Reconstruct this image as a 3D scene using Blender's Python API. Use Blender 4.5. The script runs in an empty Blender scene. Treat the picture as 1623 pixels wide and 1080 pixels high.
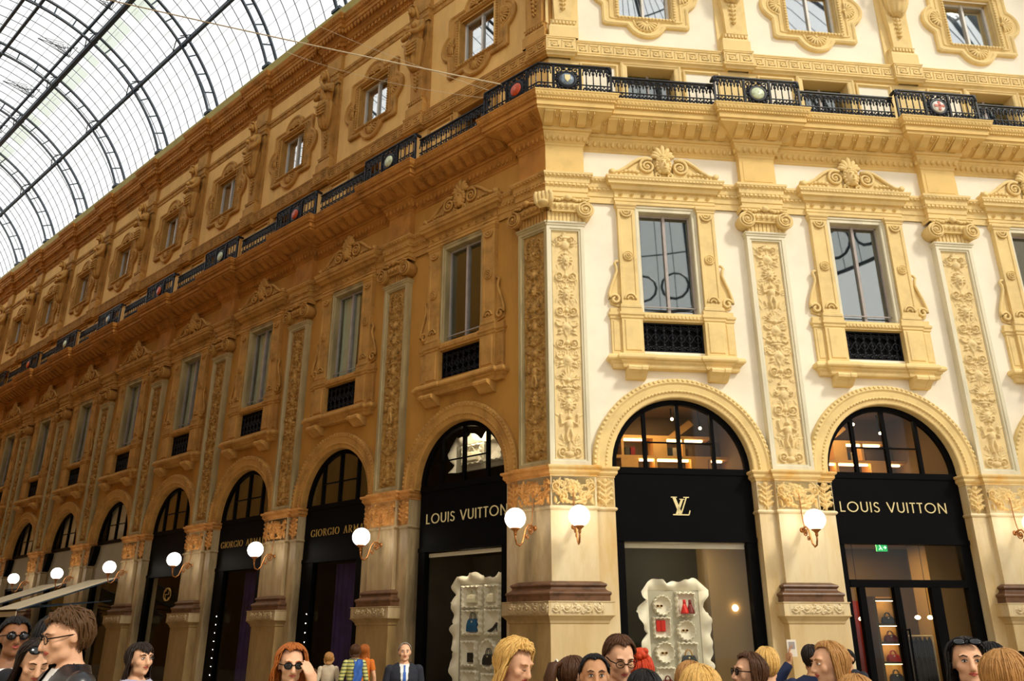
import bpy, bmesh, math, random
import numpy as np
from mathutils import Vector, Matrix, noise as mnoise

random.seed(11)
SC = bpy.context.scene
COL = SC.collection
PI = math.pi

# ------------------------------------------------------------------ camera
HC = 1.75
FPX = 1270.97
TILT = math.radians(20.1323)
cam_d = bpy.data.cameras.new('camera')
cam = bpy.data.objects.new('camera', cam_d)
COL.objects.link(cam)
cam_d.sensor_fit = 'HORIZONTAL'
cam_d.sensor_width = 36.0
cam_d.lens = FPX / 1623.0 * 36.0
cam_d.clip_start = 0.1
cam_d.clip_end = 400
cam.location = (0, 0, HC)
cam.rotation_euler = (PI / 2 + TILT, 0, 0)
SC.camera = cam

# ------------------------------------------------------------------ sky and sun
world = bpy.data.worlds.new('sky')
SC.world = world
world.use_nodes = True
wn = world.node_tree.nodes
wl = world.node_tree.links
for n_ in list(wn):
    wn.remove(n_)
w_out = wn.new('ShaderNodeOutputWorld')
w_bg = wn.new('ShaderNodeBackground')
w_bg.inputs['Color'].default_value = (1.0, 0.985, 0.96, 1)
w_bg.inputs['Strength'].default_value = 1.2
wl.new(w_bg.outputs[0], w_out.inputs[0])

sun_d = bpy.data.lights.new('sun', 'SUN')
sun = bpy.data.objects.new('sun', sun_d)
COL.objects.link(sun)
sun_d.energy = 2.9
sun_d.angle = math.radians(9)
sun_d.color = (1.0, 0.92, 0.78)
SUN_DIR = Vector((0.72, -0.66, 0.86)).normalized()      # towards the sun
sun.rotation_euler = SUN_DIR.to_track_quat('Z', 'Y').to_euler()
sun.location = (12, -12, 30)

SC.view_settings.view_transform = 'Standard'
SC.view_settings.look = 'None'
SC.view_settings.gamma = 1.0
SC.view_settings.use_curve_mapping = False
SC.view_settings.exposure = 0.50
SC.cycles.max_bounces = 8
SC.cycles.diffuse_bounces = 3
SC.cycles.glossy_bounces = 3
SC.cycles.transparent_max_bounces = 12
SC.cycles.transmission_bounces = 4
SC.cycles.caustics_reflective = False
SC.cycles.caustics_refractive = False
SC.cycles.sample_clamp_indirect = 4.0

# ------------------------------------------------------------------ facade frame
LD = Vector((-0.74769849, 0.66403838, 0)); RD = Vector((0.99367488, 0.11229526, 0))
LN = Vector((-0.66403838, -0.74769849, 0)); RN = Vector((0.11229526, -0.99367488, 0))
CORNER = Vector((0.68632181, 14.98429052, 0))
MIT = 0.4458168750370166
ANG = {'L': math.atan2(-LD.y, -LD.x), 'R': math.atan2(RD.y, RD.x)}
BL, BR = 4.2117, 4.3852
NL = 10                                             # left bays built
LC = [4.908 + BL * k for k in range(NL)]            # left pier centres
RC = [4.8972, 9.2824]                               # right pier centres
CHL, CHR = 0.43, 0.50                               # corner pier centres on each face
LB = [0.5 * (LC[0] + 0.62)] + [0.5 * (LC[k] + LC[k + 1]) for k in range(NL - 1)]
LB[0] = LC[0] - BL / 2
RB = [2.705, 7.09, 11.475]
SLE, SRE = 46.0, 15.6                               # ends of the two walls

def W(side, s, n=0.0, z=0.0):
    d, nn = (LD, LN) if side == 'L' else (RD, RN)
    return CORNER + d * s + nn * n + Vector((0, 0, z))

ORD = ['zeroth', 'first', 'second', 'third', 'fourth', 'fifth', 'sixth', 'seventh', 'eighth', 'ninth', 'tenth', 'eleventh']

# ------------------------------------------------------------------ object helpers
def tag(o, label=None, cat=None, group=None, kind=None):
    if label: o['label'] = label
    if cat: o['category'] = cat
    if group: o['group'] = group
    if kind: o['kind'] = kind
    return o

def empty(name, loc, rz=0.0):
    o = bpy.data.objects.new(name, None)
    o.empty_display_size = 0.2
    o.location = loc
    o.rotation_euler = (0, 0, rz)
    COL.objects.link(o)
    return o

def children_of(o):
    return [c for c in o.children]

def copy_tree(o, parent=None, swap=None):
    c = o.copy()
    COL.objects.link(c)
    if parent is not None:
        c.parent = parent
    for ch in children_of(o):
        copy_tree(ch, c)
    return c

class MB:
    """collects shapes; build() links them as one mesh object"""
    def __init__(s):
        s.v = []; s.f = []; s.sm = []; s.mi = []
        s.off = (0, 0, 0)
        s.smooth = False
        s.mat = 0
    def add(s, vs, fs):
        b = len(s.v)
        s.v.extend(vs)
        for f in fs:
            s.f.append([b + i for i in f]); s.sm.append(s.smooth); s.mi.append(s.mat)
    def box(s, x0, x1, y0, y1, z0, z1):
        s.add([(x0, y0, z0), (x1, y0, z0), (x1, y1, z0), (x0, y1, z0), (x0, y0, z1), (x1, y0, z1), (x1, y1, z1), (x0, y1, z1)],
              [(0, 3, 2, 1), (4, 5, 6, 7), (0, 1, 5, 4), (1, 2, 6, 5), (2, 3, 7, 6), (3, 0, 4, 7)])
    def nbox(s, x0, x1, n0, n1, z0, z1):
        s.box(min(x0, x1), max(x0, x1), -max(n0, n1), -min(n0, n1), z0, z1)
    def frus(s, x0, x1, n0, n1, z0, z1, tx=0.0, tn=0.0):
        """box whose front face (n1) shrinks by tx, tn"""
        s.add([(x0, -n0, z0), (x1, -n0, z0), (x1, -n0, z1), (x0, -n0, z1),
               (x0 + tx, -n1, z0 + tn), (x1 - tx, -n1, z0 + tn), (x1 - tx, -n1, z1 - tn), (x0 + tx, -n1, z1 - tn)],
              [(3, 2, 1, 0), (4, 5, 6, 7), (0, 1, 5, 4), (1, 2, 6, 5), (2, 3, 7, 6), (3, 0, 4, 7)])
    def quad(s, a, b, c, d):
        s.add([a, b, c, d], [(0, 1, 2, 3)])
    def prism(s, pts, n0, n1):
        """polygon of (x,z) extruded from n0 (back) to n1 (front)"""
        k = len(pts)
        vs = [(x, -n0, z) for x, z in pts] + [(x, -n1, z) for x, z in pts]
        fs = [tuple(range(k - 1, -1, -1)), tuple(range(k, 2 * k))]
        fs += [(i, (i + 1) % k, k + (i + 1) % k, k + i) for i in range(k)]
        s.add(vs, fs)
    def tube(s, pts, r, seg=6, closed=False, caps=True):
        pts = [Vector(p) for p in pts]
        k = len(pts)
        if k < 2: return
        rr = r if isinstance(r, (list, tuple)) else [r] * k
        vs = []; prev = None
        for i, p in enumerate(pts):
            a = pts[(i - 1) % k] if (closed or i > 0) else p
            b = pts[(i + 1) % k] if (closed or i < k - 1) else p
            t = (b - a)
            if t.length < 1e-9: t = Vector((0, 0, 1))
            t.normalize()
            if prev is None:
                u = t.orthogonal().normalized()
            else:
                u = prev - t * prev.dot(t)
                if u.length < 1e-6: u = t.orthogonal()
                u.normalize()
            prev = u
            w = t.cross(u)
            for j in range(seg):
                an = 2 * PI * j / seg + PI / seg
                q = p + (u * math.cos(an) + w * math.sin(an)) * rr[i]
                vs.append(tuple(q))
        fs = []
        for i in range(k if closed else k - 1):
            a = i * seg; b = ((i + 1) % k) * seg
            for j in range(seg):
                fs.append((a + j, a + (j + 1) % seg, b + (j + 1) % seg, b + j))
        if not closed and caps:
            fs.append(tuple(range(seg - 1, -1, -1)))
            fs.append(tuple((k - 1) * seg + j for j in range(seg)))
        s.add(vs, fs)
    def ell(s, c, r, nu=12, nv=8, half=None):
        """ellipsoid; half='front' keeps the n>0 half"""
        if isinstance(r, (int, float)): r = (r, r, r)
        vs = []; fs = []
        for j in range(nv + 1):
            th = PI * j / nv
            for i in range(nu):
                ph = 2 * PI * i / nu
                vs.append((c[0] + r[0] * math.sin(th) * math.cos(ph), c[1] + r[1] * math.sin(th) * math.sin(ph), c[2] + r[2] * math.cos(th)))
        for j in range(nv):
            for i in range(nu):
                a = j * nu + i; b = j * nu + (i + 1) % nu
                fs.append((a, a + nu, b + nu, b))
        s.add(vs, fs)
    def lathe(s, prof, c=(0, 0, 0), axis='z', seg=16):
        """profile of (radius, height) about an axis through c"""
        vs = []; fs = []
        for r, h in prof:
            for i in range(seg):
                a = 2 * PI * i / seg
                x, y = r * math.cos(a), r * math.sin(a)
                if axis == 'z': q = (c[0] + x, c[1] + y, c[2] + h)
                elif axis == 'y': q = (c[0] + x, c[1] - h, c[2] + y)       # h grows outwards from the wall
                else: q = (c[0] + h, c[1] + x, c[2] + y)
                vs.append(q)
        k = len(prof)
        for j in range(k - 1):
            for i in range(seg):
                a = j * seg + i; b = j * seg + (i + 1) % seg
                fs.append((a, b, b + seg, a + seg) if axis != 'y' else (a, b, b + seg, a + seg))
        fs.append(tuple(range(seg - 1, -1, -1)))
        fs.append(tuple((k - 1) * seg + i for i in range(seg)))
        s.add(vs, fs)
    def loft(s, rings, caps=True):
        k = len(rings[0]); vs = []; fs = []
        for r in rings: vs.extend([tuple(q) for q in r])
        for j in range(len(rings) - 1):
            for i in range(k):
                a = j * k + i; b = j * k + (i + 1) % k
                fs.append((a, b, b + k, a + k))
        if caps:
            fs.append(tuple(range(k - 1, -1, -1)))
            fs.append(tuple((len(rings) - 1) * k + i for i in range(k)))
        s.add(vs, fs)
    def sweep(s, path, prof, closed=False, m0=None, m1=None):
        """profile of (offset to the right of travel, z) swept along plan points, mitred"""
        pts = [Vector((p[0], p[1])) for p in path]
        k = len(pts); rows = []
        for i, p in enumerate(pts):
            d1 = (p - pts[i - 1]) if (i > 0 or closed) else None
            d2 = (pts[(i + 1) % k] - p) if (i < k - 1 or closed) else None
            n1 = Vector((d1.y, -d1.x)).normalized() if d1 is not None else None
            n2 = Vector((d2.y, -d2.x)).normalized() if d2 is not None else None
            if i == 0 and m0 is not None and not closed: m = m0
            elif i == k - 1 and m1 is not None and not closed: m = m1
            elif n1 is None: m = n2
            elif n2 is None: m = n1
            else:
                m = n1 + n2
                if m.length < 1e-6: m = n1
                else:
                    m.normalize(); m = m / max(0.25, m.dot(n1))
            rows.append([(p.x + m.x * o, p.y + m.y * o, z) for o, z in prof])
        q = len(prof); vs = [v for r in rows for v in r]; fs = []
        for i in range(k if closed else k - 1):
            for j in range(q - 1):
                a = i * q + j; b = ((i + 1) % k) * q + j
                fs.append((a, b, b + 1, a + 1))
        s.add(vs, fs)
    def build(s, name, mat, parent=None, off=(0, 0, 0), smooth=None, loc=None):
        me = bpy.data.meshes.new(name)
        if off != (0, 0, 0):
            vs = [(a + off[0], b + off[1], c + off[2]) for a, b, c in s.v]
        else:
            vs = s.v
        me.from_pydata(vs, [], s.f)
        if smooth is not None:
            me.polygons.foreach_set('use_smooth', [smooth] * len(s.f))
        else:
            me.polygons.foreach_set('use_smooth', s.sm)
        mats = mat if isinstance(mat, (list, tuple)) else [mat]
        for m in mats: me.materials.append(m)
        if len(mats) > 1: me.polygons.foreach_set('material_index', s.mi)
        me.update()
        o = bpy.data.objects.new(name, me)
        COL.objects.link(o)
        if parent is not None: o.parent = parent
        if loc is not None: o.location = loc
        return o

def arc(cx, cz, r, a0, a1, k=16):
    return [(cx + r * math.cos(math.radians(a0 + (a1 - a0) * i / k)), cz + r * math.sin(math.radians(a0 + (a1 - a0) * i / k))) for i in range(k + 1)]

def spiral(cx, cz, r0, r1, a0, turns, k=28):
    return [(cx + (r0 + (r1 - r0) * i / k) * math.cos(math.radians(a0) + 2 * PI * turns * i / k),
             cz + (r0 + (r1 - r0) * i / k) * math.sin(math.radians(a0) + 2 * PI * turns * i / k)) for i in range(k + 1)]

def xz(pts, n):
    return [(x, -n, z) for x, z in pts]

# ------------------------------------------------------------------ materials
def nodemat(name):
    m = bpy.data.materials.new(name)
    m.use_nodes = True
    nt = m.node_tree
    return m, nt, nt.nodes['Principled BSDF']

def mat(name, col, rough=0.7, var=0.12, scale=3.0, col2=None, col3=None, bump=0.0, bscale=30.0, metal=0.0, streak=False, spec=0.3, stain=0.0):
    m, nt, b = nodemat(name)
    N, Lk = nt.nodes, nt.links
    b.inputs['Roughness'].default_value = rough
    b.inputs['Metallic'].default_value = metal
    b.inputs['Specular IOR Level'].default_value = spec
    tc = N.new('ShaderNodeTexCoord')
    mp = N.new('ShaderNodeMapping')
    Lk.new(tc.outputs['Object'], mp.inputs[0])
    if streak: mp.inputs['Scale'].default_value = (1.0, 1.0, 0.25)
    no = N.new('ShaderNodeTexNoise')
    no.inputs['Scale'].default_value = scale
    no.inputs['Detail'].default_value = 6
    no.inputs['Roughness'].default_value = 0.62
    Lk.new(mp.outputs[0], no.inputs[0])
    cr = N.new('ShaderNodeValToRGB')
    c2 = col2 or tuple(max(0, c * (1 - 2.2 * var)) for c in col)
    c3 = col3 or tuple(min(1, c * (1 + 0.8 * var)) for c in col)
    e = cr.color_ramp.elements
    e[0].position = 0.30; e[0].color = (*c2, 1)
    e[1].position = 0.72; e[1].color = (*c3, 1)
    mid = cr.color_ramp.elements.new(0.5); mid.color = (*col, 1)
    Lk.new(no.outputs['Fac'], cr.inputs[0])
    out = cr.outputs[0]
    if stain > 0:
        n3 = N.new('ShaderNodeTexNoise'); n3.inputs['Scale'].default_value = 0.8; n3.inputs['Detail'].default_value = 8
        n3.inputs['Roughness'].default_value = 0.7
        m3 = N.new('ShaderNodeMapping'); m3.inputs['Scale'].default_value = (1.6, 1.6, 0.5)
        Lk.new(tc.outputs['Object'], m3.inputs[0]); Lk.new(m3.outputs[0], n3.inputs[0])
        r3 = N.new('ShaderNodeMapRange'); r3.inputs['From Min'].default_value = 0.48; r3.inputs['From Max'].default_value = 0.72
        r3.inputs['To Max'].default_value = stain
        Lk.new(n3.outputs['Fac'], r3.inputs[0])
        mx = N.new('ShaderNodeMix'); mx.data_type = 'RGBA'; mx.blend_type = 'MULTIPLY'
        Lk.new(r3.outputs[0], mx.inputs[0]); Lk.new(out, mx.inputs[6]); mx.inputs[7].default_value = (0.45, 0.33, 0.22, 1)
        out = mx.outputs[2]
    Lk.new(out, b.inputs['Base Color'])
    if bump > 0:
        n2 = N.new('ShaderNodeTexNoise'); n2.inputs['Scale'].default_value = bscale; n2.inputs['Detail'].default_value = 4
        Lk.new(tc.outputs['Object'], n2.inputs[0])
        bu = N.new('ShaderNodeBump'); bu.inputs['Strength'].default_value = bump; bu.inputs['Distance'].default_value = 0.02
        Lk.new(n2.outputs['Fac'], bu.inputs['Height']); Lk.new(bu.outputs[0], b.inputs['Normal'])
    return m

def emis(name, col, strength):
    m, nt, b = nodemat(name)
    b.inputs['Base Color'].default_value = (*col, 1)
    b.inputs['Emission Color'].default_value = (*col, 1)
    b.inputs['Emission Strength'].default_value = strength
    return m

def glass(name, tint=(0.9, 0.95, 0.95), refl=1.0, base=0.06, rough=0.02, ior=1.5):
    """thin pane: transparent body with fresnel reflection"""
    m = bpy.data.materials.new(name); m.use_nodes = True
    nt = m.node_tree; N, Lk = nt.nodes, nt.links
    for x in list(N): N.remove(x)
    o = N.new('ShaderNodeOutputMaterial'); mx = N.new('ShaderNodeMixShader')
    t = N.new('ShaderNodeBsdfTransparent'); g = N.new('ShaderNodeBsdfGlossy'); f = N.new('ShaderNodeLayerWeight'); pw = N.new('ShaderNodeMath'); pw.operation = 'POWER'; pw.inputs[1].default_value = 4.0
    t.inputs[0].default_value = (*tint, 1); g.inputs['Roughness'].default_value = rough
    g.inputs[0].default_value = (1, 1, 1, 1)
    f.inputs[0].default_value = 0.5; Lk.new(f.outputs['Facing'], pw.inputs[0])
    ma = N.new('ShaderNodeMath'); ma.operation = 'MULTIPLY_ADD'; ma.use_clamp = True
    ma.inputs[1].default_value = 0.6 * refl; ma.inputs[2].default_value = base + 0.025 * refl
    Lk.new(pw.outputs[0], ma.inputs[0]); Lk.new(ma.outputs[0], mx.inputs[0])
    Lk.new(t.outputs[0], mx.inputs[1]); Lk.new(g.outputs[0], mx.inputs[2]); Lk.new(mx.outputs[0], o.inputs[0])
    return m

M = {}
# left wing, older ochre; lower-storey colours also darkened to carry the passage shade
M['plaster_L'] = mat('shaded_ochre_plaster', (0.50, 0.25, 0.048), 0.85, 0.10, 1.2, streak=True, bump=0.1, stain=0.35)
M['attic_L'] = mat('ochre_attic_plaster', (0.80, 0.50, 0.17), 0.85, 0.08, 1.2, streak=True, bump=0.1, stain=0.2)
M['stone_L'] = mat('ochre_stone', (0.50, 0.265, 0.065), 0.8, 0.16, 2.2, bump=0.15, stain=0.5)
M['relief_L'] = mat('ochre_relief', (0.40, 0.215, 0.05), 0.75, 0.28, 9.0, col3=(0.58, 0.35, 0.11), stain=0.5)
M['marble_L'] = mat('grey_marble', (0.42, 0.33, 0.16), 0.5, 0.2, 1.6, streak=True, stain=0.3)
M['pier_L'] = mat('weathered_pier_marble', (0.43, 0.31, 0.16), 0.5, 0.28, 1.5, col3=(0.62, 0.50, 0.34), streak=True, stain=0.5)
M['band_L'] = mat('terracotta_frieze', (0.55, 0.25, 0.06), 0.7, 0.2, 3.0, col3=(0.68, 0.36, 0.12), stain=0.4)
M['cornice_L'] = mat('ochre_cornice_stone', (0.46, 0.20, 0.036), 0.8, 0.15, 1.8, bump=0.1, stain=0.45)  # shadow under the balcony worked into this deeper orange
# right wing, restored cream
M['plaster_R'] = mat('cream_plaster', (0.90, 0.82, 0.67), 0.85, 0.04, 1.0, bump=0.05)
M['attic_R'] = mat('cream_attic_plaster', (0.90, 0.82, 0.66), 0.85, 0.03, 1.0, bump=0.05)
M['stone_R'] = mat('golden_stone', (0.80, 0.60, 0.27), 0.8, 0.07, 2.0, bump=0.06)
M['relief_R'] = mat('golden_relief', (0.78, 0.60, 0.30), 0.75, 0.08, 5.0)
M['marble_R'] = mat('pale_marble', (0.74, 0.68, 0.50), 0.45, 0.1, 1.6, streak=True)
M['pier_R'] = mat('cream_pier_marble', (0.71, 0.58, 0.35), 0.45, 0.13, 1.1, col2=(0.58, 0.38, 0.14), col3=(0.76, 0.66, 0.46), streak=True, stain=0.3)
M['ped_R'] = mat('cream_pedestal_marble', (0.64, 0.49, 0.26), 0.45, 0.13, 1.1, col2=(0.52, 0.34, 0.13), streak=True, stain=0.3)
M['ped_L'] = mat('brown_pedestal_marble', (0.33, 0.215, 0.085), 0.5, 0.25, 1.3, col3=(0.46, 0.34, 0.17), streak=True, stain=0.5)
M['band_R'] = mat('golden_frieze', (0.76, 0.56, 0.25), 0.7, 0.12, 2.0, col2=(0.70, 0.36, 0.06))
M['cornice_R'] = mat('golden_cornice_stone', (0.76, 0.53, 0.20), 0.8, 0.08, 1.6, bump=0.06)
M['redm'] = mat('red_brown_marble', (0.13, 0.062, 0.030), 0.4, 0.25, 6.0)
M['iron'] = mat('black_cast_iron', (0.006, 0.007, 0.012), 0.4, 0.2, 8.0, spec=0.22)
M['rib'] = mat('blue_grey_iron', (0.022, 0.040, 0.065), 0.5, 0.15, 4.0, spec=0.4)
M['black'] = mat('black_lacquer', (0.003, 0.003, 0.0035), 0.45, 0.1, 3.0, spec=0.04)
M['bronze'] = mat('copper_bronze', (0.42, 0.17, 0.05), 0.35, 0.25, 9.0, metal=0.7)
M['globe'] = emis('lit_globe', (1.0, 0.93, 0.80), 6.0)
M['gold'] = mat('pale_gold_letter', (0.78, 0.66, 0.34), 0.4, 0.05, 4.0)
M['dgold'] = mat('antique_gold_letter', (0.46, 0.28, 0.07), 0.4, 0.1, 4.0)
M['sash'] = mat('painted_sash', (0.40, 0.35, 0.33), 0.5, 0.08, 4.0)
M['sashw'] = mat('white_sash', (0.70, 0.68, 0.64), 0.5, 0.05, 4.0)
M['curtain'] = mat('pale_curtain', (0.88, 0.87, 0.78), 0.9, 0.06, 4.0)
M['darkroom'] = mat('dark_room', (0.03, 0.028, 0.022), 0.9, 0.2, 2.0)
M['pane'] = glass('window_glass', (0.86, 0.92, 0.88), 1.6, 0.12)
M['pane_attic'] = glass('attic_window_glass', (0.88, 0.94, 0.96), 1.8, 0.42)
M['gutter'] = mat('olive_gutter', (0.40, 0.33, 0.09), 0.7, 0.1, 2.0)
M['shopglass'] = glass('shop_glass', (0.95, 0.95, 0.92), 0.4, 0.0)
M['vault'] = glass('roof_glass', (0.70, 0.715, 0.715), 0.5, 0.0)
M['vaultg'] = glass('greenish_roof_glass', (0.76, 0.80, 0.70), 0.3, 0.0)
M['vaulto'] = glass('double_roof_glass', (0.84, 0.86, 0.83), 0.3, 0.0)
M['white'] = mat('white_card', (0.86, 0.80, 0.68), 0.7, 0.04, 3.0)
M['wood'] = mat('pale_oak', (0.74, 0.40, 0.11), 0.5, 0.15, 2.0)
M['strip'] = emis('shelf_light', (1.0, 0.74, 0.38), 9.0)
M['bulb'] = emis('warm_bulb', (1.0, 0.72, 0.40), 14.0)
M['beige'] = mat('beige_shop_wall', (0.42, 0.27, 0.10), 0.8, 0.05, 1.0)
M['bronzewall'] = mat('brown_shop_wall', (0.085, 0.058, 0.026), 0.6, 0.1, 1.0)
M['redwall'] = mat('red_shop_wall', (0.30, 0.016, 0.005), 0.6, 0.1, 1.0)
M['canvas'] = mat('sand_canvas', (0.66, 0.56, 0.38), 0.85, 0.05, 2.0)
M['floor'] = mat('mosaic_floor', (0.34, 0.26, 0.16), 0.4, 0.2, 0.8)
M['leather'] = mat('black_leather', (0.012, 0.012, 0.016), 0.3, 0.2, 12.0, spec=0.6)
# ------------------------------------------------------------------ the setting
NW = -0.30           # plaster plane between the pilasters
ZIMP = 4.75
ARCH_R = {'L': 1.33, 'R': 1.42}
ARCH_Z = 4.80

def wallmesh(side, polys, name, m, n):
    mb = MB()
    for poly in polys:
        pts = [(s_ if side == 'R' else -s_, -n, z_) for s_, z_ in poly]
        if side == 'L': pts = pts[::-1]
        mb.add(pts, [tuple(range(len(pts)))])
    o = mb.build(name, m, None, loc=CORNER); o.rotation_euler = (0, 0, ANG[side])
    return tag(o, kind='structure')

def rect(s0, s1, z0, z1):
    return [(s0, z0), (s1, z0), (s1, z1), (s0, z1)]

def bay_bounds(side):
    cs = LC if side == 'L' else RC
    bays = LB if side == 'L' else RB
    end = SLE if side == 'L' else SRE
    out = []; lo = None
    for i, b in enumerate(bays):
        lo = 'c' if i == 0 else cs[i - 1]
        hi = cs[i] if i < len(cs) else bays[i] + 2.19
        out.append((lo, b, hi))
    return out, (out[-1][2], end)

def corner_s(n):
    return -n * MIT

for side in 'LR':
    bays, tail = bay_bounds(side)
    word = 'left' if side == 'L' else 'right'
    P = []; Q = []; A2 = []; B2 = []
    r = ARCH_R[side] + 0.12
    for lo, b, hi in bays:
        l0 = corner_s(NW) if lo == 'c' else lo
        P.append([(l0, ZIMP), (b - r, ZIMP)] + [(b + x, z) for x, z in arc(0, ARCH_Z, r, 180, 90, 14)] + [(b, 6.95), (l0, 6.95)])
        P.append([(hi, ZIMP), (hi, 6.95), (b, 6.95)] + [(b + x, z) for x, z in arc(0, ARCH_Z, r, 90, 0, 14)] + [(b + r, ZIMP)])
        P.append(rect(l0, b - .66, 6.95, 10.45)); P.append(rect(b + .66, hi, 6.95, 10.45))
        P.append(rect(b - .66, b + .66, 6.95, 7.2)); P.append(rect(l0, hi, 10.45, 12.6))
        l1 = corner_s(-.55) if lo == 'c' else lo
        for u, v, zz in ((l1, b - .58, 0), (b + .58, hi, 0)):
            A2.append(rect(u, v, 12.8, 14.75))
        A2.append(rect(b - .58, b + .58, 14.5, 14.75)); A2.append(rect(b - .58, b + .58, 12.8, 12.95))
        l2 = corner_s(-.65) if lo == 'c' else lo
        B2.append(rect(l2, b - .66, 15.0, 19.6)); B2.append(rect(b + .66, hi, 15.0, 19.6))
        B2.append(rect(b - .66, b + .66, 15.0, 16.1)); B2.append(rect(b - .66, b + .66, 17.52, 19.6))
    P.append(rect(tail[0], tail[1], 0, 12.6)); A2.append(rect(tail[0], tail[1], 12.8, 14.75)); B2.append(rect(tail[0], tail[1], 15.0, 19.6))
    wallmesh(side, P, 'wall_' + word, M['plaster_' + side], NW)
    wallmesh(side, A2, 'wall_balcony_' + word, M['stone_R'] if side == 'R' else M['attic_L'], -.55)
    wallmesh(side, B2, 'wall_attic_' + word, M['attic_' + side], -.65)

# inner shells that close the rooms behind the fronts
def plan(side, s, n):
    q = W(side, s, n); return (q.x, q.y)
for side in 'LR':
    end = SLE if side == 'L' else SRE
    word = 'left' if side == 'L' else 'right'
    mb = MB()
    for n, z0, z1 in ((-2.6, 6.72, 21.0), (-5.2, 0, 6.75)):
        c = corner_s(n)
        a = W(side, c, n, z0); b = W(side, end, n, z0); d = Vector((0, 0, z1 - z0))
        mb.quad(tuple(a), tuple(b), tuple(b + d), tuple(a + d))
    for z, n in ((6.72, -5.2), (12.62, -2.6), (21.0, -2.6)):
        n0 = -.36 if z < 7 else (-.32 if z < 13 else -.7)
        mb.quad(tuple(W(side, corner_s(n0), n0, z)), tuple(W(side, end, n0, z)), tuple(W(side, end, n, z)), tuple(W(side, corner_s(n), n, z)))
    mb.quad(tuple(W(side, end, -.3, 0)), tuple(W(side, end, -5.2, 0)), tuple(W(side, end, -5.2, 21)), tuple(W(side, end, -.3, 21)))
    tag(mb.build('wall_inner_' + word, M['darkroom']), kind='structure')

# pavement
mb = MB()
mb.box(-70, 45, -30, 70, -0.2, 0.0)
tag(mb.build('floor', M['floor']), kind='structure')

# the facing front of the arcade, across the passage from the ochre wall
mb = MB()
OPN = 11.3
q0 = W('L', 1.0, OPN); q1 = W('L', SLE, OPN); q2 = W('L', SLE, OPN + .6); q3 = W('L', 1.0, OPN + .6)
zs = [0, 4.8, 12.6, 12.9, 21.2]
mb.add([tuple(q + Vector((0, 0, z))) for z in (0, 21.2) for q in (q0, q1, q2, q3)], [(0, 1, 2, 3), (7, 6, 5, 4), (0, 4, 5, 1), (1, 5, 6, 2), (2, 6, 7, 3), (3, 7, 4, 0)])
tag(mb.build('wall_opposite', M['plaster_L']), kind='structure')

mb = MB()
e0, e1, e2, e3 = [W('L', s_, n_) for s_, n_ in ((SLE, -5.2), (SLE, 11.9), (SLE + .5, 11.9), (SLE + .5, -5.2))]  # unseen stop wall, added to keep open sky out of the pane reflections
mb.add([tuple(q + Vector((0, 0, z))) for z in (0, 21.2) for q in (e0, e1, e2, e3)], [(0, 1, 2, 3), (7, 6, 5, 4), (0, 4, 5, 1), (1, 5, 6, 2), (2, 6, 7, 3), (3, 7, 4, 0)])
tag(mb.build('wall_sky_blocker', M['plaster_L']), kind='structure')

# ------------------------------------------------------------------ continuous mouldings
CM = (LN + RN); CM = CM.normalized(); CM = CM / CM.dot(LN); CM2 = Vector((CM.x, CM.y))

def paths(nw, npier, hL, hR=None, cl=None, cr=None, endL=SLE, endR=SRE):
    """plan lines of both fronts, stepping out round every pier; the corner is their meeting point"""
    hR = hR or hL
    l = [(endL, nw)]
    for c in reversed(LC): l += [(c + hL, nw), (c + hL, npier), (c - hL, npier), (c - hL, nw)]
    e = cl if cl is not None else CHL + hL
    l += [(e, nw), (e, npier), (corner_s(npier), npier)]
    e = cr if cr is not None else CHR + hR
    rr = [(corner_s(npier), npier), (e, npier), (e, nw)]
    for c in RC: rr += [(c - hR, nw), (c - hR, npier), (c + hR, npier), (c + hR, nw)]
    rr += [(endR, nw)]
    if abs(nw - npier) < 1e-6:
        l = [l[0], l[-1]]; rr = [rr[0], rr[-1]]
    return [plan('L', *q) for q in l], [plan('R', *q) for q in rr]

def offset_path(pts, d, m0=None, m1=None):
    mb = MB(); mb.sweep(pts, [(d, 0), (d, 1)], m0=m0, m1=m1)
    return [Vector((mb.v[i][0], mb.v[i][1])) for i in range(0, len(mb.v), 2)]

def along(pts, spacing, margin=0.0, minlen=0.1):
    """evenly spaced stations on every straight run"""
    for a, b in zip(pts[:-1], pts[1:]):
        d = b - a; ln = d.length
        if ln < minlen: continue
        d.normalize(); nn = Vector((d.y, -d.x))
        k = max(1, int(round((ln - 2 * margin) / spacing)))
        st = (ln - 2 * margin) / k
        for i in range(k):
            yield a + d * (margin + st * (i + .5)), d, nn, st

def obox(mb, c, d, nn, hw, n0, n1, z0, z1, drop=0.0):
    """box on a run: half width hw along d, from n0 to n1 outwards"""
    vs = []
    for z in (z0, z1):
        for u, v in ((-hw, n0), (hw, n0), (hw, n1), (-hw, n1)):
            q = c + d * u + nn * v
            vs.append((q.x, q.y, z + (drop if v == n1 else 0)))
    mb.add(vs, [(3, 2, 1, 0), (4, 5, 6, 7), (0, 1, 5, 4), (1, 2, 6, 5), (2, 3, 7, 6), (3, 0, 4, 7)])

def oell(mb, c, d, nn, z, rd, rn, rz, nu=8, nv=5):
    vs = []; fs = []
    for j in range(nv + 1):
        th = PI * j / nv
        for i in range(nu):
            ph = 2 * PI * i / nu
            q = c + d * (rd * math.sin(th) * math.cos(ph)) + nn * (rn * math.sin(th) * math.sin(ph))
            vs.append((q.x, q.y, z + rz * math.cos(th)))
    for j in range(nv):
        for i in range(nu):
            a = j * nu + i; b = j * nu + (i + 1) % nu
            fs.append((a, a + nu, b + nu, b))
    mb.smooth = True; mb.add(vs, fs); mb.smooth = False

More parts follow.
